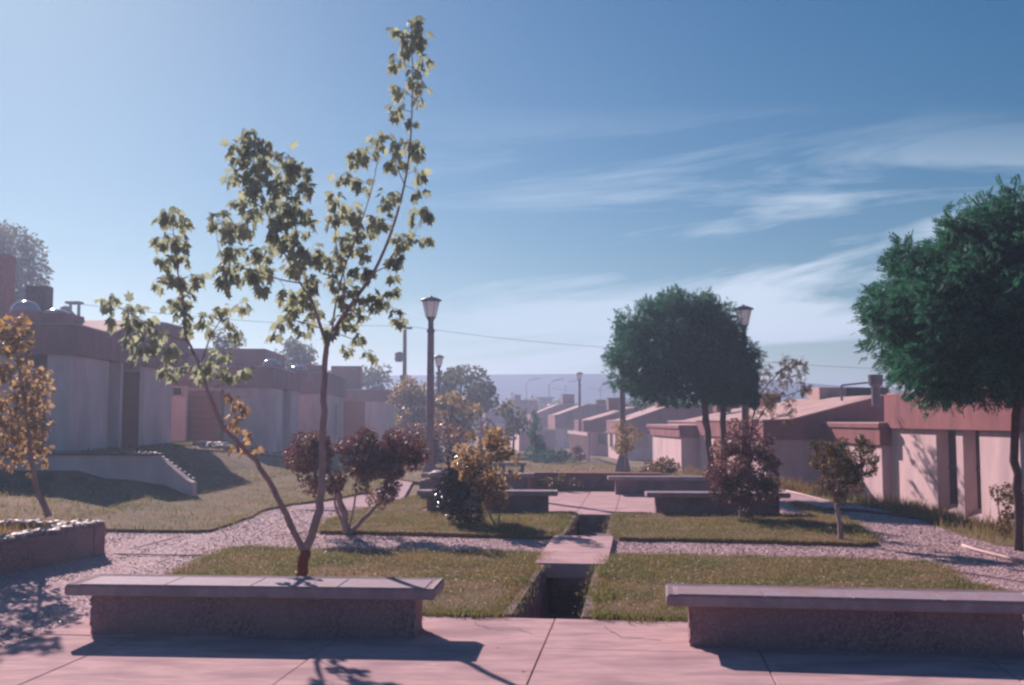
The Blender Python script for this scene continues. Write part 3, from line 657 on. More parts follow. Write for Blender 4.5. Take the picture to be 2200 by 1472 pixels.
slopehouse(1330, 62, .8, 1.55, -.6, 2.5, 2.7, 5.5, 9, 'fourth right house with bright slanting roof edge beside the yellow sapling', .5, chims=((2, 3.0, .7, 3.0),), extra=exw)
slopehouse(1253, 70, .8, 1.55, -.6, 2.5, 3.2, 5.5, 9, 'fifth right house with bright slanting roof edge, left of the thin dark lamp post', .5, chims=((2, 2.4, .9, 3.1),), extra=exw)
slopehouse(1192, 88, .9, 2.0, -.6, 2.9, 2.4, 7, 9, 'sixth right house with a narrow lit white end wall', .3, chims=((2, 4.2, .8, 3.3),), extra=exw)
slopehouse(1142, 101, .9, 2.1, -.6, 3.1, 2.4, 7, 9, 'seventh right house whose roof edge rises behind the dark conifer', .3, chims=((2, 3.8, 1.2, 4.1),), extra=exw)
slopehouse(1042, 116, 1.2, 2.6, -.6, 3.8, 2.2, 9, 6, 'farthest house in the middle, short bright slanted roof above yellow leaves', .9, chims=((2, 3.8, .7, 4.4),), extra=exw)
pergola((U(1262, 960, 57).x, 57), 9, 'row of pale posts with a top beam before the fourth and fifth right houses')
gw = thing('garden_wall', (*U(1120, 950, 70).xy, -.5), 'pale garden wall with stepped top left of the dark conifer', 'wall')
p_ = (U(1115, 950, 72).x, 72); part('wall', blk(p_, 0, 14, 0, .3, -1, .85), M['stucco'], gw); part('wall', blk(p_, -.002, .3, 0.302, 2.6, -1, .95), M['stucco'], gw)

# --- left row
P0 = (U(150, 800, 22.7).x, 22.7)
hl = house(P0, .93, 'nearest left house, white wall corner under a dark band with two dome skylights')
zb_, zf_, zt_ = .7, 3.12, 3.78
al = lambda px: (19050/(990-px)-22.7)*1.00125
segs = [(0, al(235), 0), (al(235), al(258), -.45), (al(258), al(263), .03), (al(263), al(303), -.6), (al(303), al(372), 0)]
for a0, a1, l in segs: part('wall', blk(P0, a0+.001, a1-.001, l-.5, l, zb_-.3, zf_), M['stucco'], hl, bevel=.01)
part('wall', blk(P0, .002, al(372)-.002, -10, -1.12, zb_-.3, zf_-.002), M['stucco'], hl)
dr = part('door', blk(P0, al(303)-.07, al(303)-.01, -.59, -.02, .9, 2.95), M['wood'], hl)
for k in range(5): part('panel', blk(P0, al(303)-.095, al(303)-.072, -.53, -.08, 1.0+k*.38, 1.3+k*.38), M['wood'], dr)
window(hl, P0, al(238), al(255), -.45, 1.6, 2.7)
part('fascia', MB().prism([fpoint(P0, a, .1)+Vector((0, 0, z)) for a, z in ((-.1, zf_+.002), (-.1, zt_), (al(228), zt_-.02), (al(290), 4.28), (al(345), 4.45), (al(398), 4.5), (al(398), zf_+.002))], LAT*-6.5), M['fascia'], hl, bevel=.01)
part('fascia', blk(P0, -.1, al(228), -10.2, -6.402, zf_+.002, zt_+.02), M['fascia'], hl)
part('roof', MB().prism([fpoint(P0, a, .12)+Vector((0, 0, z)) for a, z in ((-.12, zt_+.003), (-.12, zt_+.04), (al(228), zt_+.02), (al(290), 4.32), (al(345), 4.49), (al(400), 4.54), (al(400), 4.503), (al(345), 4.453), (al(290), 4.283), (al(228), zt_-.017))], LAT*-6.6), M['roof'], hl)
dome(hl, U(55, 668, 25.5), .34, .24); dome(hl, U(120, 682, 26.5), .36, .2)
part('skylight_box', MB().box(U(118, 694, 26.5), (1.1, 1.1, .42), LAT), M['fascia'], hl)
chimney(hl, P0, 1.8, -3.8, .7, 3.7, 4.3)
part('chimney', MB().box(U(84, 655, 28), (.55, .5, 1.0), LAT), M['darkbark'], hl)
# wooden gate and its low wall
gt = thing('wooden_gate', (*U(438, 955, 34.8).xy, .7), 'wide reddish brown boarded gate between the first two left houses', 'gate')
g0, g1 = U(405, 840, 34.8), U(476, 840, 34.8); zt0 = g0.z; gtz = zt0; nb = 9
for k in range(nb):
    zz0 = .55+(zt0-.55)*k/nb; zz1 = .55+(zt0-.55)*(k+1)/nb-.025
    part('board', MB().box(((g0.x+g1.x)/2, 34.8, (zz0+zz1)/2), (g1.x-g0.x, .05, zz1-zz0), LAT), M['wood'], gt)
for x in (g0.x-.03, g1.x+.03): part('gate_post', MB().box((x, 34.84, (.4+zt0)/2), (.1, .12, zt0-.3), LAT), M['darkbark'], gt)
lwl = thing('garden_wall', (*U(388, 950, 34.5).xy, .7), 'white garden wall with a small square opening left of the wooden gate', 'wall')
x0_, x1_ = U(352, 830, 34.5).x, U(403, 830, 34.5).x; zt0 = U(390, 830, 34.5).z
part('wall', MB().box(((x0_+x1_)/2, 34.5, (zt0+.3)/2), (x1_-x0_, .2, zt0-.3), LAT), M['stucco'], lwl)
w = part('opening', MB().box(U(381, 841, 34.38), (.28, .04, .24), LAT), M['glass'], lwl); f_ = MB()
for dx, dz, sx, sz in ((-.17, 0, .05, .34), (.17, 0, .05, .34), (0, .15, .29, .05), (0, -.15, .29, .05)): f_.box(U(381, 841, 34.36)+Vector((dx, 0, dz)), (sx, .06, sz))
part('frame', f_, M['trim'], w)
part('backing', MB().box(((g0.x+g1.x)/2, 34.84, (.5+gtz)/2), (g1.x-g0.x, .03, gtz-.5), LAT), M['darkbark'], gt)  # added dark sheet, keeps light from showing between the boards
# second left house
P0 = (U(610, 830, 37.0).x, 37.0); P0 = (U(583, 830, 36.7).x, 36.7)
h2 = house(P0, .62, 'second left house, white wall behind the forked tree, domes on its band')
part('wall', blk(P0, 0.05, 2.6, -6, -.02, .3, 2.82), M['stucco'], h2, bevel=.01)
part('wall', blk(P0, 2.6, 4.3, -6, -.5, .3, 2.819), M['stucco'], h2)
part('wall', blk(P0, 4.3, 6.6, -6, -.02, .3, 2.82), M['stucco'], h2)
window(h2, P0, 2.8, 4.1, -.5, 1.2, 2.6)
part('fascia', blk(P0, -.1, 6.7, -6.1, .08, 2.822, 3.55), M['fascia'], h2, bevel=.012); part('roof', blk(P0, -.12, 6.72, -6.12, .1, 3.552, 3.59), M['roof'], h2)
part('upper_block', blk(P0, 3.5, 8, -6.2, -.9, 3.592, 4.45), M['fascia'], h2, bevel=.01)
dome(h2, U(583, 784, 38), .33, .2); dome(h2, U(641, 795, 42), .34, .18)
P0 = (U(655, 830, 45.5).x, 45.5); P0 = (U(703, 830, 45.5).x, 45.5)
h3 = house(P0, .5, 'third left house, partly hidden behind the straight stem of the forked tree')
part('wall', blk(P0, 0.05, 7, -4, -.05, .1, 2.8), M['stucco'], h3); part('fascia', blk(P0, -.05, 7.1, -4.1, .05, 2.802, 3.75), M['fascia'], h3, bevel=.012); part('roof', blk(P0, -.06, 7.12, -4.12, .07, 3.752, 3.79), M['roof'], h3)
window(h3, P0, 2.5, 4, -.05, 1, 2.4); chimney(h3, P0, 2, -.8, .8, 3.7, 4.1)
P0 = (U(833, 850, 57).x, 57)
h4 = house(P0, .4, 'fourth left house with pale roof edge, dark doorway and one dome, before the lamp post')
part('wall', blk(P0, .05, 8, -1.25, -.08, 0, 2.66), M['stucco'], h4); part('wall', blk(P0, .05, 8, -4.2, -2.55, 0, 2.66), M['stucco'], h4)
part('door', blk(P0, .35, .5, -2.55, -1.25, .2, 2.66), M['wood'], h4)
part('fascia', blk(P0, -.1, 8, -2.65, .08, 2.662, 3.28), M['fascia'], h4, bevel=.01); part('roof', blk(P0, -.14, 8.05, -2.7, .12, 3.282, 3.34), M['roof'], h4)
dome(h4, U(812, 838, 59), .42, .26)
part('chimney', MB().box(U(745, 815, 60), (1.7, 1.2, 1.5), LAT), M['brick'], h4)
P0 = (U(880, 850, 72).x, 72)
h5 = house(P0, .3, 'farthest left house, a pale wall showing behind the mid distance trees')
part('wall', blk(P0, .05, 8, -5, -.08, -.3, 2.3), M['stucco'], h5); part('fascia', blk(P0, -.05, 8, -5.1, .05, 2.302, 3.0), M['fascia'], h5); part('roof', blk(P0, -.06, 8.05, -5.12, .08, 3.002, 3.05), M['roof'], h5)
# tall chimney block at the very left edge
lt = tag(part('brick_tower', MB().box(U(4, 640, 31), (.5, .6, 2.6), LAT), M['brick'], base=U(4, 700, 31)), 'reddish chimney tower at the left picture edge behind the first house', 'chimney')
# far blocks of the town
for k, (px, Y, wpx, yt, lab) in enumerate(((1172, 150, 26, 857, 'dark box-shaped building beyond the sixth right house'), (1305, 130, 26, 868, 'small pinkish building between the far roofs'), (1395, 120, 22, 858, 'small pinkish block behind the slanting roofs by the round tree'))):
    c = U(px, 900, Y); zt0 = U(px, yt, Y).z; wd = wpx*Y/F
    o = thing('far_building', (c.x, Y, -1), lab, 'building')
    part('wall', MB().box((c.x, Y, (zt0-2)/2), (wd, 6, zt0+2)), M['brick'], o); part('roof', MB().box((c.x, Y, zt0+.1), (wd+.6, 6.6, .2)), M['fascia'], o)

# ------------------------------------------------------------------ street lamps and poles
def lamp(px, Y, topy, label, zg=None):
    c = U(px, topy, Y); zt = c.z; g_ = hz(c.x, Y) if zg is None else zg
    root = thing('street_lamp', (c.x, Y, g_), label, 'street lamp', 'garden street lamps')
    c = Vector((c.x, Y, 0)); H = zt
    part('base', MB().lathe(c, [(.26, g_-.1), (.26, g_+.05), (.15, g_+.5), (.11, g_+.58)], 4), M['pole'], root)
    part('pole', MB().lathe(c, [(.105, g_+.5), (.10, g_+1.6), (.085, H-.95), (.085, H-.9)], 14), M['pole'], root, smooth=True)
    part('collar', MB().lathe(c, [(.085, H-.92), (.11, H-.86), (.07, H-.8), (.07, H-.62), (.1, H-.56), (.13, H-.52)], 14), M['metal'], root, smooth=True)
    gl_ = part('lantern', MB().lathe(c, [(.12, H-.52), (.205, H-.12)], 12), M['lampglass'], root)
    rb = MB()
    for k in range(6):
        a = k*math.pi/3; v = Vector((math.cos(a), math.sin(a), 0)); rb.tube([c+v*.125+Vector((0, 0, H-.52)), c+v*.212+Vector((0, 0, H-.12))], .008, 5)
    part('ribs', rb, M['metal'], gl_)
    part('cap', MB().lathe(c, [(.20, H-.13), (.275, H-.10), (.27, H-.075), (.12, H-.015), (.05, H), (.03, H+.03)], 20), M['metal'], root, smooth=True)
    return root
lamp(926, 25.9, 638, 'tall grey street lamp standing left of centre, its whole pole in view')
lamp(1597, 27.3, 657, 'street lamp whose lantern shows beside the round tree crown')
lamp(1336, 33.5, 698, 'lamp post with flared base behind the far right bench, lantern hidden in the round crown')
lamp(943, 49, 763, 'small distant street lamp just right of the tall one')
lamp(1245, 71, 800, 'small distant street lamp standing over the far right roofs')
lamp(1100, 120, 843, 'tiny far street lamp among the middle trees')
lamp(1143, 105, 850, 'tiny far street lamp before the far roof edges')
def upole(px, Y, top, label, arm=False):
    c = U(px, top, Y); g_ = hz(c.x, Y); root = thing('utility_pole', (c.x, Y, g_), label, 'utility pole')
    part('pole', MB().tube([(c.x, Y, g_), (c.x, Y, c.z)], [.16, .11], 8), M['darkbark'], root)
    part('crossarm', MB().box((c.x, Y, c.z-.15), (.9, .12, .12)), M['darkbark'], root)
    if arm:
        part('transformer', MB().lathe((c.x-.35, Y-.1, c.z-2.2), [(.2, 0), (.24, .1), (.24, .55), (.15, .6)], 10), M['metal'], root)
        part('bracket', MB().box((c.x, Y, c.z-3.2), (.5, .3, .4)), M['metal'], root)
    return c
cA = upole(870, 62, 700, 'utility pole with a transformer left of the tall street lamp', True)
# H frame pole
c = U(160, 650, 45); root = thing('utility_pole', (c.x, 45, .9), 'twin-legged transformer frame above the first left roof', 'utility pole')
for dx in (-.17, .2): part('leg', MB().tube([(c.x+dx, 45, .9), (c.x+dx, 45, c.z)], .07, 8), M['darkbark'], root)
part('platform', MB().box((c.x, 45, c.z-.02), (.62, .5, .1)), M['darkbark'], root); part('brace', MB().tube([(c.x-.17, 45, c.z-.35), (c.x+.2, 45, c.z-.75)], .05, 6), M['darkbark'], root)
part('transformer', MB().lathe((c.x-.42, 45, c.z-.45), [(.12, 0), (.19, .08), (.19, .25), (.1, .3)], 10), M['metal'], root)
cB = U(160, 652, 45)
def wire(a, b, sag, label, r=.011):
    pts_ = [a.lerp(b, t)+Vector((0, 0, -sag*4*t*(1-t))) for t in np.linspace(0, 1, 24)]
    tag(part('power_line', MB().tube(pts_, r, 4), M['wire'], base=a), label, 'cable', 'power lines')
wire(cB, cA, .3, 'thin cable running from the left transformer frame to the utility pole')
cC = U(1420, 752, 70); cD = U(1880, 788, 62)
wire(cA, U(1330, 748, 66), .15, 'thin cable from the utility pole to the round tree')
wire(U(1330, 748, 66), U(1960, 795, 62), .2, 'thin cable continuing right behind the round tree to the big tree')
# TV aerial on the second right house
c = U(1808, 828, 34); ant = thing('aerial', (c.x, 34, 2.4), 'thin angled metal arm on the roof left of the vent pipe', 'aerial')
part('mast', MB().tube([(c.x, 34, 2.3), (c.x, 34, c.z)], .04, 6), M['metal'], ant); part('arm', MB().tube([(c.x, 34, c.z), U(1868, 822, 34)], .03, 6), M['metal'], ant)
for k, (px, Y) in enumerate(((1131, 190), (1180, 180), (1215, 200), (1290, 185), (1320, 175))):
    c = U(px, 822+k*2, Y); g_ = hz(c.x, Y); r_ = thing('far_lamp_pole', (c.x, Y, g_), ('leftmost of the five distant curved road lamps against the hill', 'second from left of the five distant curved road lamps', 'middle one of the five distant curved road lamps', 'fourth from left of the five distant curved road lamps', 'rightmost of the five distant curved road lamps, nearest the round tree')[k], 'street lamp', 'distant road lamps')
    part('pole', MB().tube([(c.x, Y, g_), (c.x, Y, c.z), (c.x+.6, Y, c.z+.5), (c.x+2.6, Y, c.z+.8)], .12, 6), M['metal'], r_)

# small table-like bench far
c = U(1102, 1000, 31); tb = thing('garden_bench', (c.x, 31, 0), 'small distant bench on square legs beyond the second square', 'bench')
zz1 = U(1102, 996, 31).z; g_ = hz(c.x, 31)
part('seat', MB().box((c.x, 31, zz1), (.8, .4, .07)), M['slab'], tb)
for dx in (-.28, .28): part('leg', MB().box((c.x+dx, 31, (g_+zz1-.04)/2), (.1, .34, zz1-g_-.04)), M['metal'], tb)

# tufts hanging over the kerbs, fallen leaves
for (px_, py_), n_, hh_ in (((1272, 1298), 260, .12), ((1290, 1250), 200, .10), ((1120, 1262), 160, .09), ((1085, 1318), 160, .07), ((1218, 1122), 200, .12), ((1330, 1125), 160, .09), ((940, 1328), 90, .09), ((1380, 1338), 120, .09), ((1010, 1330), 120, .08)):
    c_ = G(px_, py_); pts = np.array([c_.x, c_.y]) + rng.normal(0, .09, (n_, 2)); pk = pq(pts[:, 0], pts[:, 1])[0]; pts = pts[(pk < CL-.03) | (pk > CR+.03)]
    blades('weed_tuft', pts, .03, hh_*.5, hh_, .010, M['grass'], lab='ragged tuft of long grass hanging over the edge of the lawn', cat='weeds', lean=.3)
for lp, nn in ((near_left, 2600), (near_right, 2600)):
    e_ = edge_pts([q for q in lp], nn*3, .03); e_ = e_[np.abs(pq(e_[:, 0], e_[:, 1])[1]-8.72) < .25]
    blades('grass_edge', e_, .02, .02, .065, .009, M['grass'], lab='ragged grass fringe of the lawn along the front square' , cat='grass', lean=.4)
fl = np.concatenate([poly_pts([P(-4.6, 5), P(3, 5), P(3, 8.7), P(-4.6, 8.7)], 26), poly_pts(near_left, 90), poly_pts(near_right, 70), poly_pts(gl, 160), poly_pts(mid_left, 60)])
Vv, Ff = instance(np.array([[0, 0, 0], [.4, .3, .12], [1, 0, .05], [.4, -.3, .12], [.4, 0, 0.0]]), np.array([[0, 4, 1], [1, 4, 2], [0, 3, 4], [3, 2, 4]]), rotz(len(fl), rng.uniform(.03, .06, len(fl)), .2), np.stack([fl[:, 0], fl[:, 1], h(fl[:, 0], fl[:, 1])+.05], -1))
tag(bulk('fallen_leaves', Vv, Ff, M['leaf_turn']), 'scattered fallen brown leaves on grass and paving', 'leaves', kind='stuff')

# ------------------------------------------------------------------ vegetation
oval_v = np.array([[0, 0, 0], [.35, .28, .06], [1, 0, -.06], [.35, -.28, .06], [.45, 0, -.03]]); oval_f = np.array([[0, 4, 1], [1, 4, 2], [0, 3, 4], [3, 2, 4]])
def maple():
    ang = np.radians([180, 140, 115, 85, 57, 28, 0, -28, -57, -85, -115, -140]); rad = np.array([.36, .34, .52, .36, .64, .40, .74, .40, .64, .36, .52, .34])
    pts_ = [(0.36, 0, 0)]+[(.36+r_*math.cos(a), r_*math.sin(a), 0) for a, r_ in zip(ang, rad)]
    v = np.array(pts_); v[:, 1] *= .82; v[:, 2] = .06-.5*np.abs(v[:, 1])-.28*np.maximum(v[:, 0]-.3, 0)**1.3*1.2
    f = np.array([[0, i, i % 12+1] for i in range(1, 13)]); return v, f
map_v, map_f = maple()
def pinnate(n=5):
    v = []; f = []
    for i in range(n):
        x = .12+.8*i/n; zz_ = -.22*x*x
        for s_ in (1, -1):
            k = len(v); v += [(x, 0, zz_), (x+.11, s_*.14, zz_+.01), (x+.07, s_*.34, zz_-.08), (x-.07, s_*.16, zz_)]; f.append((k, k+1, k+2, k+3))
    k = len(v); v += [(.9, 0, -.18), (1.0, .06, -.22), (1.16, 0, -.32), (1.0, -.06, -.22)]; f.append((k, k+1, k+2, k+3))
    return np.array(v), np.array(f)
pin_v, pin_f = pinnate()
TPL = {'oval': (oval_v, oval_f), 'maple': (map_v, map_f), 'pinnate': (pin_v, pin_f)}
def ball(n, shell=.5):
    d = unit(rng.normal(size=(n, 3))); r_ = (shell + (1-shell)*rng.random((n, 1)))**(.6) if shell > 0 else rng.random((n, 1))**(1/3)
    return d, r_
def clumps(blobs, per, size, droop=.35, shell=.35, tpl='oval', noise=.0):
    Ms = []; Ts = []
    for c, r_, in blobs:
        n = max(3, int(per if per > 0 else -per*19*(r_/size)**2)); d_, rr = ball(n, shell)
        T = np.array(c)+d_*rr*np.array([r_, r_, r_*.9]); ax = d_*.8+rng.normal(0, .55, (n, 3))+np.array([0, 0, -droop*1.6])
        Ms.append(frames(ax, n, rng.uniform(.7, 1.25, n)*size)); Ts.append(T)
    return np.concatenate(Ms), np.concatenate(Ts)
def crown(parent, blobs, per, size, m, tpl='oval', droop=.35, shell=.35, name='crown'):
    Mx, T = clumps(blobs, per, size, droop, shell); v, f = instance(*TPL[tpl], Mx, T)
    return bulk(name, v, f, m, parent)
def spline(pts_, k=4):
    P_ = [Vector(p) for p in pts_]; out_ = []
    for i in range(len(P_)-1):
        p0, p1, p2, p3 = P_[max(i-1, 0)], P_[i], P_[i+1], P_[min(i+2, len(P_)-1)]
        for j in range(k):
            t = j/k; out_.append(.5*((2*p1)+(p2-p0)*t+(2*p0-5*p1+4*p2-p3)*t*t+(3*p1-p0-3*p2+p3)*t*t*t))
    out_.append(P_[-1]); return out_
def limb(parent, pts_, r0, r1, m, name='branch', n=8, k=4):
    s_ = spline(pts_, k); mm = len(s_); jit = [Vector((random.gauss(0, r0*.16), random.gauss(0, r0*.16), 0)) for _ in s_]; jit[0] = jit[-1] = Vector((0, 0, 0))
    rad = [(r0+(r1-r0)*(i/(mm-1))**.8)*(1+random.gauss(0, .05)) for i in range(mm)]
    return part(name, MB().tube([p+j for p, j in zip(s_, jit)], rad, n), m, parent, smooth=True)
def pxpts(pp_, Y, dy=0): return [U(x, y, Y+(d[0] if d else 0)) for x, y, *d in pp_]

# ---- the forked tree
YT = 10.0
base = G(648, 1250); base = Vector((U(648, 1180, YT).x, YT, 0.03))
mt = thing('sycamore_tree', base, 'tall young tree with forked trunk and big lobed leaves behind the left foreground bench', 'tree')
fork = U(655, 1182, YT)
limb(mt, [base+Vector((0, 0, -.05)), (base+fork)/2+Vector((-.008, 0, 0)), fork], .052, .052, M['redbark'], 'trunk', 12)
limb(mt, [fork+Vector((0, 0, -.02))]+pxpts([(683, 1110), (691, 1040, .03), (694, 950, .05), (697, 860, .05), (698, 770, .05), (704, 735, .05)], YT), .044, .024, M['bark'], 'stem', 12)
limb(mt, [fork+Vector((0, 0, -.02))]+pxpts([(620, 1120, -.03), (595, 1065, -.06), (560, 1005, -.1), (515, 955, -.1), (480, 915, -.1), (450, 850, -.1), (425, 780, -.08), (398, 720, -.08)], YT), .035, .012, M['bark'], 'stem', 10)
BR = [([(704, 735, .05), (730, 690, .08), (765, 640, .1), (803, 585, .1), (840, 500, .12), (868, 400, .12), (882, 300, .1), (886, 180, .08), (884, 60, .05)], .024, .004),
      ([(702, 742, .05), (688, 700, .0), (668, 640, -.1), (655, 590, -.15), (640, 530, -.15), (630, 440, -.15), (615, 340, -.1)], .020, .003),
      ([(672, 650, -.08), (640, 600, -.25), (600, 520, -.3), (565, 430, -.3), (545, 350, -.3), (535, 285, -.3)], .011, .003),
      ([(655, 610, -.1), (600, 600, -.3), (540, 580, -.4), (480, 560, -.4), (462, 480, -.4)], .008, .002),
      ([(712, 718, .06), (722, 650, .3), (745, 560, .4), (775, 480, .4), (800, 400, .35), (818, 305, .3)], .012, .003),
      ([(735, 690, .05), (740, 600, -.2), (722, 520, -.25), (720, 440, -.25)], .008, .002),
      ([(805, 585, .1), (850, 560, .2), (880, 520, .2), (905, 470, .2)], .007, .002),
      ([(870, 400, .12), (850, 350, 0), (845, 315, 0)], .006, .002), ([(760, 650, .1), (810, 640, 0), (850, 668, -.05), (868, 690, -.05)], .006, .002),
      ([(690, 705, 0), (640, 690, -.1), (605, 685, -.1), (590, 715, -.1)], .006, .002), ([(715, 715, .05), (760, 730, .1), (785, 755, .1)], .006, .002),
      ([(398, 720, -.08), (392, 640, -.1), (378, 560, -.15), (370, 460, -.15)], .013, .003), ([(405, 735, -.08), (350, 715, -.2), (290, 680, -.25), (235, 650, -.25)], .009, .002),
      ([(430, 790, -.08), (450, 730, 0), (480, 680, .05), (515, 650, .05)], .009, .002), ([(415, 760, -.1), (370, 780, -.2), (350, 800, -.2)], .006, .002),
      ([(450, 850, -.1), (480, 815, 0), (510, 785, 0)], .006, .002), ([(485, 920, -.1), (500, 880, -.15), (492, 845, -.15)], .006, .002), ([(520, 960, -.1), (535, 940, -.1), (552, 965, -.1)], .004, .002)]
segpts = []
for pts_, r0, r1 in BR:
    s_ = spline(pxpts(pts_, YT)); segpts += s_
    part('branch', MB().tube(s_, [r0+(r1-r0)*i/(len(s_)-1) for i in range(len(s_))], 7), M['bark'], mt, smooth=True)
blobs = [(880,60,28),(905,75,20),(850,72,14),(885,100,28),(907,130,18),(845,130,18),(890,165,22),(860,190,18),(905,185,18),(850,238,20),(905,212,12),(885,265,14),(880,300,14),
(819,300,22),(760,336,25),(850,315,18),(897,320,24),(850,347,25),(735,376,20),(792,329,20),(897,369,18),(778,394,25),(832,423,25),(897,416,14),(724,430,22),(753,452,25),(818,473,25),(900,459,28),(713,470,20),(778,495,28),(735,516,22),(864,516,25),(908,513,16),(767,534,25),(717,560,28),(850,556,20),(841,592,12),(778,574,25),(677,556,22),(724,603,28),(753,639,35),(803,635,20),(836,632,20),(807,657,16),(850,678,18),(868,682,10),(738,689,20),(774,682,15),(771,718,15),(746,750,14),(789,761,14),(713,707,15),(659,639,25),(630,664,22),(616,632,22),(605,690,18),(591,715,12),(652,700,18),(677,671,20),
(533,290,22),(544,311,22),(504,311,16),(566,304,15),(512,340,24),(551,336,25),(497,376,15),(537,369,25),(566,362,20),(616,340,26),(609,369,25),(652,365,22),(544,398,25),(594,398,25),(656,401,20),(519,426,22),(562,430,22),(620,437,28),(544,462,22),(602,466,28),(652,459,20),(468,473,24),(497,495,25),(526,488,20),(591,498,20),(623,509,26),(663,484,16),(494,527,24),(544,538,22),(580,538,18),(630,538,24),(490,581,28),(526,578,26),(562,585,24),(483,606,20),(562,617,18),(630,574,24),(666,545,22),(666,610,25),
(519,650,14),(479,664,18),(443,678,12),(494,693,14),
(370,460,24),(395,480,18),(345,470,14),(350,510,20),(385,520,24),(355,560,22),(395,555,16),(375,600,24),(420,600,16),(345,605,15),(400,635,20),(430,590,14),(365,650,16),(395,670,22),(410,700,18),(440,700,18),
(235,650,22),(290,665,22),(315,690,18),(240,690,13),(285,700,20),(280,730,16),(320,740,22),(345,720,18),(370,750,20),(300,755,14),(355,790,15),(390,790,14),(440,780,20),(480,760,16),(510,720,14),(470,800,20),(500,800,18),(430,800,18),(530,790,14),(370,810,12)]
yb = [(490,850,12),(505,865,18),(520,872,14),(500,900,18),(515,915,12),(535,940,12),(500,960,13),(520,965,10),(550,965,10)]
def near_depth(p):
    b_ = min(segpts, key=lambda q: (q.x-p.x)**2+(q.z-p.z)**2); return b_
leaves = []; petv = MB()
tw = MB()
for (x, y, r_), yel in [(b, 0) for b in blobs]+[(b, 1) for b in yb]:
    c = U(x, y, YT); nb_ = near_depth(c); dY = nb_.y-YT+random.uniform(-.16, .16); c = U(x, y, YT+dY); rad = r_*YT/F
    tw.tube([nb_, nb_.lerp(c, .5)+Vector((0, 0, .02)), c], [.0035, .0025, .0015], 4)
    n = max(4, int((r_/25)**2*23))
    for i in range(n):
        dvec = Vector(rng.normal(size=3)).normalized(); p = c + Vector((dvec.x, dvec.y, dvec.z))*rad*random.uniform(.35, 1.0)
        ax = (dvec*.75+Vector((0, 0, -.95))+Vector(rng.normal(0, .3, 3))).normalized(); upv = (Vector((0, 0, 1))+Vector(rng.normal(0, .45, 3))+Vector((-.2, .3, 0)))
        b_ = upv.cross(ax).normalized(); c_ = ax.cross(b_); sz = random.uniform(.07, .125) if not yel else random.uniform(.06, .09)
        leaves.append((p, ax, b_, c_, sz, yel)); 
        if random.random() < .5: tw.tube([c, p], .0013, 3)
tag(part('twigs', tw, M['bark'], mt), kind='stuff')
lm = {}
for y_ in (0, 1):
    me = bpy.data.meshes.new('leaf'); me.from_pydata([tuple(v) for v in map_v], [], [tuple(int(i) for i in f) for f in map_f]); me.materials.append(M['leaf_yellow'] if y_ else M['leaf_main']); lm[y_] = me
leaves.sort(key=lambda l: -l[4]/l[0].y - (.02 if l[5] else 0)); off = wloc(mt)
for p, a, b_, c_, sz, y_ in leaves[:300]:
    o = bpy.data.objects.new('leaf', lm[y_]); COL.objects.link(o); o.parent = mt
    o.matrix_local = Matrix.Translation(p-off) @ Matrix(((a.x, b_.x, c_.x), (a.y, b_.y, c_.y), (a.z, b_.z, c_.z))).to_4x4() @ Matrix.Scale(sz, 4)
rest = leaves[300:]
for y_ in (0, 1):
    rr = [l for l in rest if l[5] == y_]
    if not rr: continue
    Mx = np.array([[[l[1].x, l[2].x, l[3].x], [l[1].y, l[2].y, l[3].y], [l[1].z, l[2].z, l[3].z]] for l in rr])*np.array([l[4] for l in rr])[:, None, None]
    v, f = instance(map_v, map_f, Mx, np.array([tuple(l[0]) for l in rr])); tag(bulk('leaves', v, f, M['leaf_yellow'] if y_ else M['leaf_main'], mt), kind='stuff')

# ---- generic plants drawn with blobs at a distance
def plant(name, label, cat, Y, blobs_px, size, m, stems=(), per=-1.1, tpl='oval', depth=.6, droop=.35, shell=.35, basepx=None, bark='bark', m2=None, frac=.3, group=None, jitter=1.0):
    s = F/Y; bx = basepx or (blobs_px[0][0], 0); g0_ = U(bx[0], 1000, Y); g_ = hz(g0_.x, Y)
    root = thing(name, (g0_.x, Y, g_), label, cat, group)
    R_ = max(b[2] for b in blobs_px)
    bl = []
    for x, y, r_ in blobs_px:
        c = U(x, y, Y+random.uniform(-depth, depth)*.5); bl.append((tuple(c), r_/s))
    for st in stems:
        pts_ = [U(x, y, Y) for x, y in st[0]]; 
        limb(root, pts_, st[1]/s, st[2]/s, M[bark], 'trunk' if st is stems[0] else 'stem', 7)
    crown(root, bl, per, size, m, tpl, droop, shell)
    if m2: 
        b2 = [(tuple(np.array(c)+rng.normal(0, r_*.3, 3)), r_*.8) for c, r_ in bl if random.random() < frac] or bl[:1]
        crown(root, b2, per*.6, size, m2, tpl, droop, shell, name='tinted_leaves')
    return root
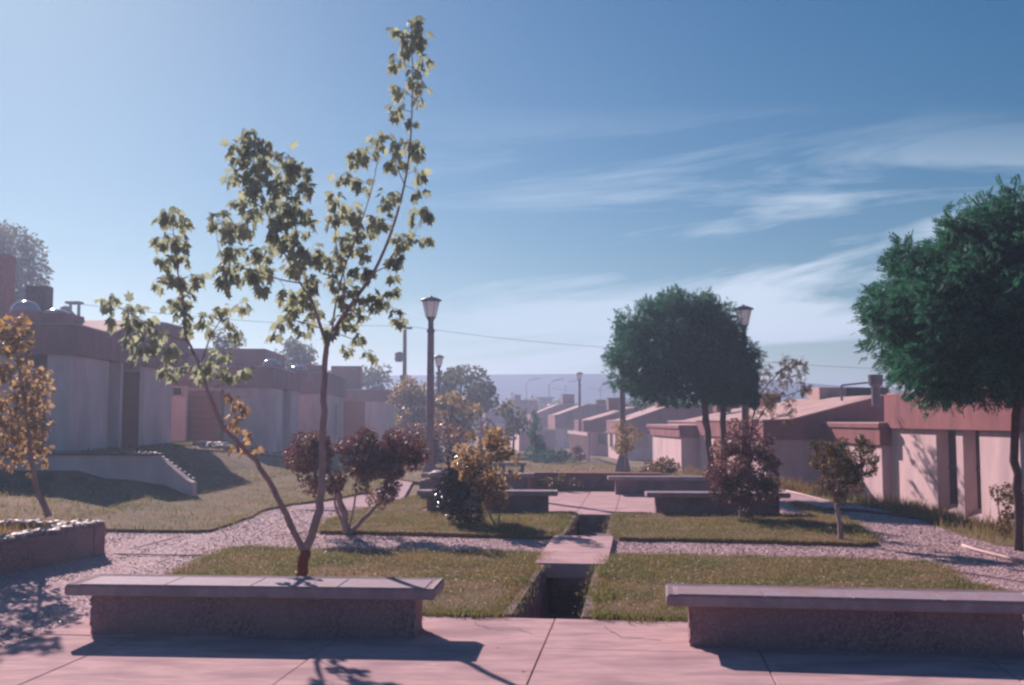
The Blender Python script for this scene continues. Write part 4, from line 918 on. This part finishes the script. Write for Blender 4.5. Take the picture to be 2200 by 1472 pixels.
# planter tree, yellow
plant('young_tree', 'yellow-leaved young tree leaning in the stone planter at the left edge', 'tree', 12.3,
      [(55, 690, 16), (25, 700, 22), (45, 725, 24), (15, 745, 20), (60, 745, 10), (30, 770, 16), (-15, 720, 30), (-30, 800, 40), (-20, 880, 36)], .075, M['leaf_turn'],
      stems=(([(105, 1110), (78, 1045), (66, 980), (55, 880), (40, 780), (30, 700)], 7.5, 1.5), ([(66, 985), (90, 940), (95, 860)], 3, 1), ([(60, 930), (30, 900), (10, 850)], 3, 1)), per=-.8, basepx=(105, 0), tpl='maple')
plant('leaf_spray', 'golden leafy shoots of the planter tree', 'foliage', 12.3, [(0, 0, 1)], .05, M['leaf_yellow']) if False else None
o_ = [o for o in COL.objects if o.name.startswith('young_tree')][0]
ybl = [(70, 800, 20), (35, 815, 22), (95, 830, 18), (55, 845, 24), (20, 855, 20), (88, 870, 22), (50, 890, 24), (15, 905, 20), (90, 915, 20), (55, 935, 24), (25, 955, 24), (90, 960, 16), (60, 985, 18), (20, 995, 16), (95, 995, 10), (70, 1015, 8), (0, 930, 30), (100, 800, 8), (10, 800, 14)]
crown(o_, [(tuple(U(x, y, 12.3+random.uniform(-.25, .25))), r_*12.3/F) for x, y, r_ in ybl], -.95, .068, M['leaf_yellow'], 'maple', name='golden_leaves')
def fill(x0, x1, y0, y1, n, r0, r1, ell=True, seed=0):
    rr = random.Random(seed); out_ = []
    while len(out_) < n:
        u, v = rr.uniform(-1, 1), rr.uniform(-1, 1)
        if ell and u*u+v*v > 1: continue
        out_.append(((x0+x1)/2+u*(x1-x0)/2, (y0+y1)/2+v*(y1-y0)/2, rr.uniform(r0, r1)))
    return out_
# two-lobed dark shrub
plant('shrub', 'purple-brown shrub with forked bare stems and two leafy lobes beside the left path', 'shrub', 15.2,
      fill(630, 705, 925, 1015, 20, 16, 24, seed=1)+fill(650, 735, 985, 1065, 14, 12, 20, seed=2)+fill(740, 900, 935, 1015, 40, 16, 26, seed=3)+fill(770, 850, 1000, 1075, 12, 12, 20, seed=4)+fill(700, 770, 925, 975, 7, 10, 18, seed=6)+[(885, 940, 16), (900, 950, 14), (820, 1085, 10)],
      .045, M['leaf_purple'], stems=(([(745, 1148), (735, 1090), (715, 1040), (690, 980)], 10, 3), ([(752, 1145), (790, 1105), (825, 1065), (840, 1000)], 6, 2.5), ([(748, 1140), (760, 1090), (770, 1000)], 3, 1.5), ([(745, 1140), (720, 1080), (735, 1000)], 4, 1.5)), per=-1.15, depth=.9, basepx=(748, 0), m2=M['leaf_turn'], frac=.25)
# small far rose below shrub
# glossy rose bush with flowers
rb_ = plant('rose_bush', 'dark glossy rose bush with bright specks in front of the far left bench', 'bush', 16.4,
      fill(940, 1050, 995, 1115, 32, 16, 26, seed=8)+[(1000, 1118, 14), (975, 990, 18), (1010, 975, 20)], .05, M['leaf_gloss'], stems=(([(1003, 1128), (1000, 1080), (995, 1010)], 4, 2),), per=-1.2, depth=.8, basepx=(1003, 0))
sapl = plant('sapling', 'yellow-orange leafy sapling on thin stems right of the rose bush', 'tree', 16.0,
      fill(990, 1108, 925, 1085, 40, 12, 20, seed=9)+[(1075, 1085, 12), (1045, 1090, 10), (990, 960, 14), (1015, 935, 12)], .062, M['leaf_yellow'],
      stems=(([(1066, 1135), (1050, 1095), (1040, 1000), (1030, 940)], 2.6, 1), ([(1072, 1135), (1075, 1080), (1085, 1000)], 1.8, .8)), per=-.6, depth=.6, basepx=(1066, 0), tpl='maple', m2=M['leaf_turn'], frac=.35)
plant('bush', 'tall dark purple bush with scattered glints before the far right bench', 'bush', 17.2,
      fill(1518, 1668, 955, 1085, 54, 13, 24, seed=10)+fill(1555, 1635, 905, 975, 13, 8, 16, seed=11)+[(1595, 915, 8), (1650, 945, 14), (1535, 1050, 14), (1590, 1100, 12)], .05, M['leaf_purple'],
      stems=(([(1590, 1125), (1592, 1060), (1590, 960)], 5, 2), ([(1592, 1120), (1630, 1050), (1650, 980)], 3, 1)), per=-1.0, depth=.9, basepx=(1590, 0), m2=M['leaf_gloss'], frac=.35)
plant('small_tree', 'small clipped tree with thin trunk and olive crown standing on the right lawn', 'tree', 14.2,
      [(1800, 970, 22), (1770, 965, 22), (1860, 960, 20), (1835, 985, 24), (1755, 990, 18), (1790, 1005, 26), (1830, 1020, 26), (1865, 1005, 20), (1800, 1045, 22), (1840, 1045, 16), (1775, 1035, 18), (1805, 1072, 14), (1875, 985, 12), (1745, 955, 9), (1808, 950, 12), (1850, 945, 12), (1815, 1000, 26)], .038, M['leaf_olive'],
      stems=(([(1806, 1160), (1803, 1115), (1798, 1080), (1805, 1030)], 6.5, 3.5), ([(1800, 1080), (1835, 1030), (1855, 980)], 3, 1), ([(1800, 1080), (1775, 1030), (1765, 980)], 3, 1)), per=-1.5, depth=.5, basepx=(1806, 0), m2=M['leaf_dark'], frac=.4)
# dense globe trees
def globe(name, label, Y, cx, cy, rx, ry, trunkpx, rw_, size, n, seed, m='leaf_dark', depth=None):
    s = F/Y; c = np.array(U(cx, cy, Y)); g_ = hz(*U(trunkpx[0][0], 1000, Y).xy); r_ = np.random.default_rng(seed)
    root = thing(name, (U(trunkpx[0][0], 1000, Y).x, Y, g_), label, 'tree')
    pts_ = [U(x, y, Y) for x, y in trunkpx]; pts_[0].z = g_-.05
    limb(root, pts_, rw_/s*.8, rw_/s*.62, M['darkbark'], 'trunk', 10)
    for k in range(6):
        a = r_.uniform(0, 6.28); e = c+np.array([math.cos(a)*rx/s*.5, math.sin(a)*rx/s*.5, r_.uniform(-.2, .4)*ry/s]); limb(root, [pts_[-1], pts_[-1].lerp(Vector(e), .5)+Vector((0, 0, .1)), Vector(e)], rw_/s*.5, rw_/s*.15, M['darkbark'], 'branch', 6)
    rad = np.array([rx/s, (depth or rx)/s, ry/s])
    # clump centres on a bumpy shell
    nc = n; d_ = unit(r_.normal(size=(nc, 3))); d_[:, 2] = np.where(d_[:, 2] < -.75, -d_[:, 2], d_[:, 2]); bump = .70+.28*r_.random((nc, 1))
    C = c+d_*rad*bump; bl = [(tuple(q), r_.uniform(.09, .19)*rx/s) for q in C]
    Ms = []; Ts = []
    for q, rr in bl:
        k = int(52*(rr/(rx/s*.14))**2); dd = unit(r_.normal(size=(k, 3))); T = np.array(q)+dd*rr*r_.uniform(.3, 1, (k, 1)); out_ = unit(T-c)
        ax = out_*.55+dd*.4+np.array([0, 0, -.3])+r_.normal(0, .5, (k, 3)); Ms.append(frames(ax, k, r_.uniform(.7, 1.25, k)*size, r=r_)); Ts.append(T)
    k = n*30; dd = unit(r_.normal(size=(k, 3))); T = c+dd*rad*(r_.random((k, 1))**.5)*.86; T[:, 2] = np.maximum(T[:, 2], c[2]-rad[2]*.8); Ms.append(frames(r_.normal(size=(k, 3))+np.array([0, 0, -.5]), k, np.full(k, size*1.3), r=r_)); Ts.append(T)
    v, f = instance(pin_v, pin_f, np.concatenate(Ms), np.concatenate(Ts)); bulk('crown', v, f, M[m], root)
    return root
globe('globe_tree', 'round dense dark green tree standing behind the far right bench', 24.0, 1460, 764, 163, 129, [(1533, 1062), (1522, 950), (1513, 870), (1490, 800)], 10, .115, 190, 3)
globe('globe_tree', 'second dense tree, dark trunk right of the round one and crown merging with it', 26.5, 1565, 815, 74, 68, [(1553, 1050), (1554, 950), (1552, 870), (1550, 820)], 9, .115, 70, 5)
globe('globe_tree', 'big dense dark tree at the right edge shading the gravel', 13.4, 2215, 676, 338, 240, [(2190, 1180), (2186, 1050), (2182, 930), (2195, 780)], 13, .12, 400, 9)
# feathery sparse tree
plant('feathery_tree', 'sparse feathery tree between the round tree and the big right tree', 'tree', 30,
      fill(1610, 1735, 770, 860, 20, 9, 17, seed=20)+fill(1600, 1720, 850, 905, 9, 8, 14, seed=21)+[(1715, 775, 8), (1735, 830, 9)], .16, M['leaf_olive'], stems=(([(1612, 1010), (1612, 940), (1628, 860), (1660, 815), (1705, 775)], 3.4, .8), ([(1612, 935), (1650, 868), (1690, 850), (1735, 835)], 2, .6), ([(1612, 940), (1650, 905), (1690, 893), (1715, 900)], 1.6, .5)), per=12, tpl='pinnate', depth=1.6, basepx=(1600, 0), bark='darkbark')
# shrub by niches
plant('shrub', 'green shrub at the wall beside the trunk of the big right tree', 'shrub', 15.2, fill(2130, 2200, 1050, 1150, 16, 9, 18, seed=22)+[(2138, 1050, 10), (2150, 1075, 12)], .05, M['leaf_olive'], stems=(([(2160, 1180), (2150, 1120), (2140, 1050)], 3, 1),), per=-.9, depth=.8, basepx=(2160, 0))
# yellow sapling by lamp base
plant('sapling', 'small yellow-leaved tree growing beside the flared lamp base', 'tree', 31, fill(1322, 1368, 905, 985, 12, 8, 13, seed=23), .10, M['leaf_turn'], stems=(([(1345, 1015), (1345, 960), (1343, 910)], 2.5, 1),), per=-1.0, tpl='oval', depth=.6, basepx=(1345, 0), m2=M['leaf_yellow'], frac=.6)
plant('bush', 'low grey-green bush behind the farthest right bench', 'bush', 28, fill(1385, 1450, 990, 1022, 10, 9, 14, seed=24), .09, M['leaf_olive'], per=-1.3, depth=1, basepx=(1415, 0))
plant('bush', 'straggly grey-green weeds before the low wall', 'bush', 24.1, fill(1145, 1250, 1022, 1052, 16, 7, 12, seed=25), .06, M['leaf_olive'], per=-1.0, depth=.3, basepx=(1200, 0))
plant('flowering_plant', 'small pink flowering plant beside the pale boulder', 'plant', 21.5, [(962, 1002, 8), (958, 1008, 6), (905, 998, 6), (912, 990, 6)], .04, M['flower'], per=26, depth=.1, basepx=(962, 0), stems=(([(962, 1018), (960, 1005)], 1, .6),))
# mid distance trees behind the lamp
MID = [(52, fill(835, 925, 825, 925, 34, 12, 20, seed=30), 'leaf_turn', (880, 0), 'mid distance tree with turning leaves left of the tall lamp pole', 'leaf_far'),
       (46, fill(930, 1030, 840, 950, 40, 12, 20, seed=31), 'leaf_turn', (970, 0), 'mid distance tree with turning leaves right of the tall lamp pole', 'leaf_far'),
       (62, fill(928, 1058, 790, 885, 44, 14, 22, seed=32), 'leaf_far', (990, 0), 'grey-green tree with spiky top right of the small lamp', None),
       (70, fill(1000, 1060, 830, 890, 14, 12, 18, seed=33), 'leaf_far', (1030, 0), 'grey-green tree before the far hill left of the farthest house', None),
       (56, fill(1070, 1130, 860, 940, 16, 9, 16, seed=34), 'leaf_far', (1100, 0), 'pale green young tree before the farthest roofs', 'leaf_turn'),
       (38, fill(840, 1000, 915, 990, 46, 12, 20, seed=35), 'leaf_purple', (930, 0), 'dark low hedge-like shrub at the end of the left path', 'leaf_turn'),
       (66, fill(1025, 1060, 900, 945, 8, 10, 14, seed=36), 'leaf_purple', (1045, 0), 'small dark shrub below the farthest house', None)]
for Y, bl, m_, bpx_, lab, m2_ in MID:
    yb_ = max(b[1] for b in bl); gpy = 900+(EYE-hz((bpx_[0]-CX)*Y/F, Y))*F/Y
    plant('garden_tree' if 'tree' in lab else 'shrub', lab, 'tree' if 'tree' in lab else 'shrub', Y, bl, .0042*Y, M[m_], stems=(([(bpx_[0], gpy), (bpx_[0]+3, (gpy+yb_)/2), (bpx_[0], min(b[1] for b in bl)+10)], 4, 1.5),), per=-1.0, depth=3, basepx=bpx_, bark='darkbark', m2=M[m2_] if m2_ else None, frac=.6)
for x_, y_ in ((965, 785), (1000, 778), (1035, 785), (1050, 800)): pass
def cone_shrub(px, Y, topy, wpx, label):
    s = F/Y; bl = []; g_ = hz((px-CX)/s, Y); by = 900+(EYE-g_)*s
    for k in range(26):
        t = k/25; y = by-6+(topy-by+10)*t; ww = wpx*.5*(1-.75*t)*(1 if t > .15 else .85); bl.append((px+random.uniform(-ww, ww)*.7, y, max(ww*.55, 5)))
    plant('conifer', label, 'conifer', Y, bl, .09*Y/45, M['leaf_dark'], stems=(([(px, by), (px, topy+10)], 2.5, 1),), per=-1.3, depth=.8, basepx=(px, 0), m2=M['leaf_purple'], frac=.3)
cone_shrub(1150, 50, 880, 52, 'dark upright conifer in front of the far right houses')
for k, (px, Y, yt, w_, lab) in enumerate(((1178, 47, 962, 36, 'round dark shrub right of the conifer'), (1207, 48, 955, 34, 'dark shrub in the middle of the row right of the conifer'), (1240, 50, 958, 24, 'small reddish shrub at the right end of the row by the conifer'))):
    by = 900+(EYE-hz((px-CX)*Y/F, Y))*F/Y
    plant('shrub', lab, 'shrub', Y, fill(px-w_/2, px+w_/2, yt+6, by-4, 9, 7, 10, seed=40+k), .1, M['leaf_dark'] if k < 2 else M['leaf_purple'], per=-1.3, depth=.8, basepx=(px, 0))
plant('small_shrub', 'tiny dark plant alone on the far lawn', 'plant', 37, [(1233, 996, 7), (1230, 988, 5)], .05, M['leaf_dark'], per=40, depth=.1, basepx=(1233, 0))
# background trees beyond left houses
plant('large_tree', 'tall dark tree rising at the left picture edge behind the first house', 'tree', 48, fill(-80, 88, 500, 670, 90, 18, 30, seed=50)+[(95, 575, 14), (90, 620, 16), (10, 490, 14), (-40, 470, 22), (85, 550, 12)], .20, M['leaf_far'], stems=(([(0, 940), (-5, 800), (0, 560)], 9, 3), ([(0, 800), (50, 650), (80, 570)], 4, 1)), per=-.85, depth=4, basepx=(0, 0), bark='darkbark')
plant('bushy_tree', 'dark bushy tree rising behind the second left house', 'tree', 60, fill(598, 668, 735, 800, 26, 10, 18, seed=51), .24, M['leaf_far'], stems=(([(633, 930), (633, 760)], 4, 2),), per=-1.1, depth=3, basepx=(633, 0), bark='darkbark')
plant('bushy_tree', 'small tree rising behind the fourth left house', 'tree', 75, fill(770, 840, 790, 830, 18, 10, 16, seed=52), .28, M['leaf_far'], stems=(([(805, 930), (805, 810)], 4, 2),), per=-1.0, depth=3, basepx=(805, 0), bark='darkbark')
plant('bushy_tree', 'low tree top between the chimneys of the third and fourth left houses', 'tree', 78, fill(715, 765, 795, 820, 9, 9, 14, seed=53), .28, M['leaf_far'], stems=(([(740, 930), (740, 810)], 4, 2),), per=-1.0, depth=3, basepx=(740, 0), bark='darkbark')
plant('bushy_tree', 'pale green shrub tops over the roof of the second left house', 'tree', 44, fill(440, 530, 715, 770, 14, 9, 16, seed=54), .14, M['leaf_far'], stems=(([(480, 900), (480, 750)], 4, 2),), per=-.9, depth=2, basepx=(480, 0), bark='darkbark')
plant('bushy_tree', 'thin bare-looking tree behind the vent pipe on the right roofs', 'tree', 48, fill(1870, 1925, 815, 850, 9, 6, 11, seed=55), .14, M['leaf_olive'], stems=(([(1895, 990), (1895, 830)], 4, 1.5),), per=10, tpl='pinnate', depth=2, basepx=(1895, 0), bark='darkbark')
# band of trees in the far town
rr = random.Random(99)
FT = []
for k in range(34):
    px = 700+k*27+rr.uniform(-10, 10); Y = rr.uniform(132, 215)
    if px > 1560: px = 1560+rr.uniform(0, 400)
    top = 862+rr.uniform(-10, 14); FT.append((px, Y, top))
for px, Y, top in FT:
    g_ = hz((px-CX)*Y/F, Y); s = F/Y; by = 900+(EYE-g_)*s; r_ = (by-top)/2.1
    cc = U(px, (by+top)/2, Y)
    plant('far_tree', 'distant grey-green tree in the band below the hill', 'tree', Y, fill(px-r_*.9, px+r_*.9, top+5, by-2, 11, r_*.35, r_*.55, seed=int(px)), .005*Y, M['leaf_far'], stems=(([(px, by), (px, top+6)], 1.5, .8),), per=-.8, depth=5, basepx=(px, 0), bark='darkbark', group='distant trees below the hill')

# ------------------------------------------------------------------ hills and haze
HY = 330.0; nxh = 140; xs_ = np.linspace(-2600, 2600, nxh); rows = [(HY-95, -3.5), (HY-80, .12), (HY-50, .38), (HY-25, .75), (HY-15, .97), (HY, 1.0), (HY+250, .98), (HY+400, -.2)]
top = 15.2+.7*np.sin(xs_/310)+.35*np.sin(xs_/60+1)-1.2*sm((-xs_-50)/150)-6.0*sm((xs_-45)/90)
Vh = []
for j, (y_, f_) in enumerate(rows):
    for i, x_ in enumerate(xs_):
        z_ = -6 if f_ < 0 else (top[i]*f_ if f_ <= 1 else 1.0)
        Vh.append((x_, y_+10*math.sin(x_/100+j), z_+(rng.normal(0, .25) if 0 < f_ < .97 else 0)))
ii, jj = np.meshgrid(np.arange(nxh-1), np.arange(len(rows)-1)); b0 = (jj*nxh+ii).ravel()
tag(bulk('hills', np.array(Vh), np.stack([b0, b0+1, b0+nxh+1, b0+nxh], -1), M['hill'], smooth=True), kind='structure')
for k, (a, b) in enumerate((((1188, 833), (1235, 841)), ((1268, 835), (1312, 837)), ((1345, 842), (1400, 858)))):
    pts_ = [U(a[0], a[1], 226), U((a[0]+b[0])/2, (a[1]+b[1])/2+1, 226), U(b[0], b[1], 226)]
    mb = MB(); 
    mb.tube(pts_, [.15, .15, .15], 4); tag(part('far_road_wall', mb, M['trim'], base=pts_[0]), ('pale road edge line on the hill foot, leftmost', 'pale road edge line on the hill foot, middle', 'pale road edge line on the hill foot beside the round tree')[k], 'road wall')
hzb = bmesh.new(); bmesh.ops.create_cube(hzb, size=1); me = bpy.data.meshes.new('haze')
for v in hzb.verts: v.co = Vector((v.co.x*6400, v.co.y*3400+1500, (v.co.z+.5)*26-7.5))
hzb.to_mesh(me); hzb.free(); hm = bpy.data.materials.new('haze'); hm.use_nodes = True; t = hm.node_tree; t.nodes.remove(t.nodes['Principled BSDF'])
pv = t.nodes.new('ShaderNodeVolumePrincipled'); pv.inputs['Color'].default_value = (.50, .62, .88, 1); pv.inputs['Density'].default_value = .0030; pv.inputs['Anisotropy'].default_value = .45  # distant haze, density raised to lift near shadows like film flare
t.links.new(pv.outputs[0], t.nodes['Material Output'].inputs['Volume']); me.materials.append(hm)
tag(link('haze', me), 'blue haze over the gardens, thickened to lift the shadows', 'haze', kind='stuff')
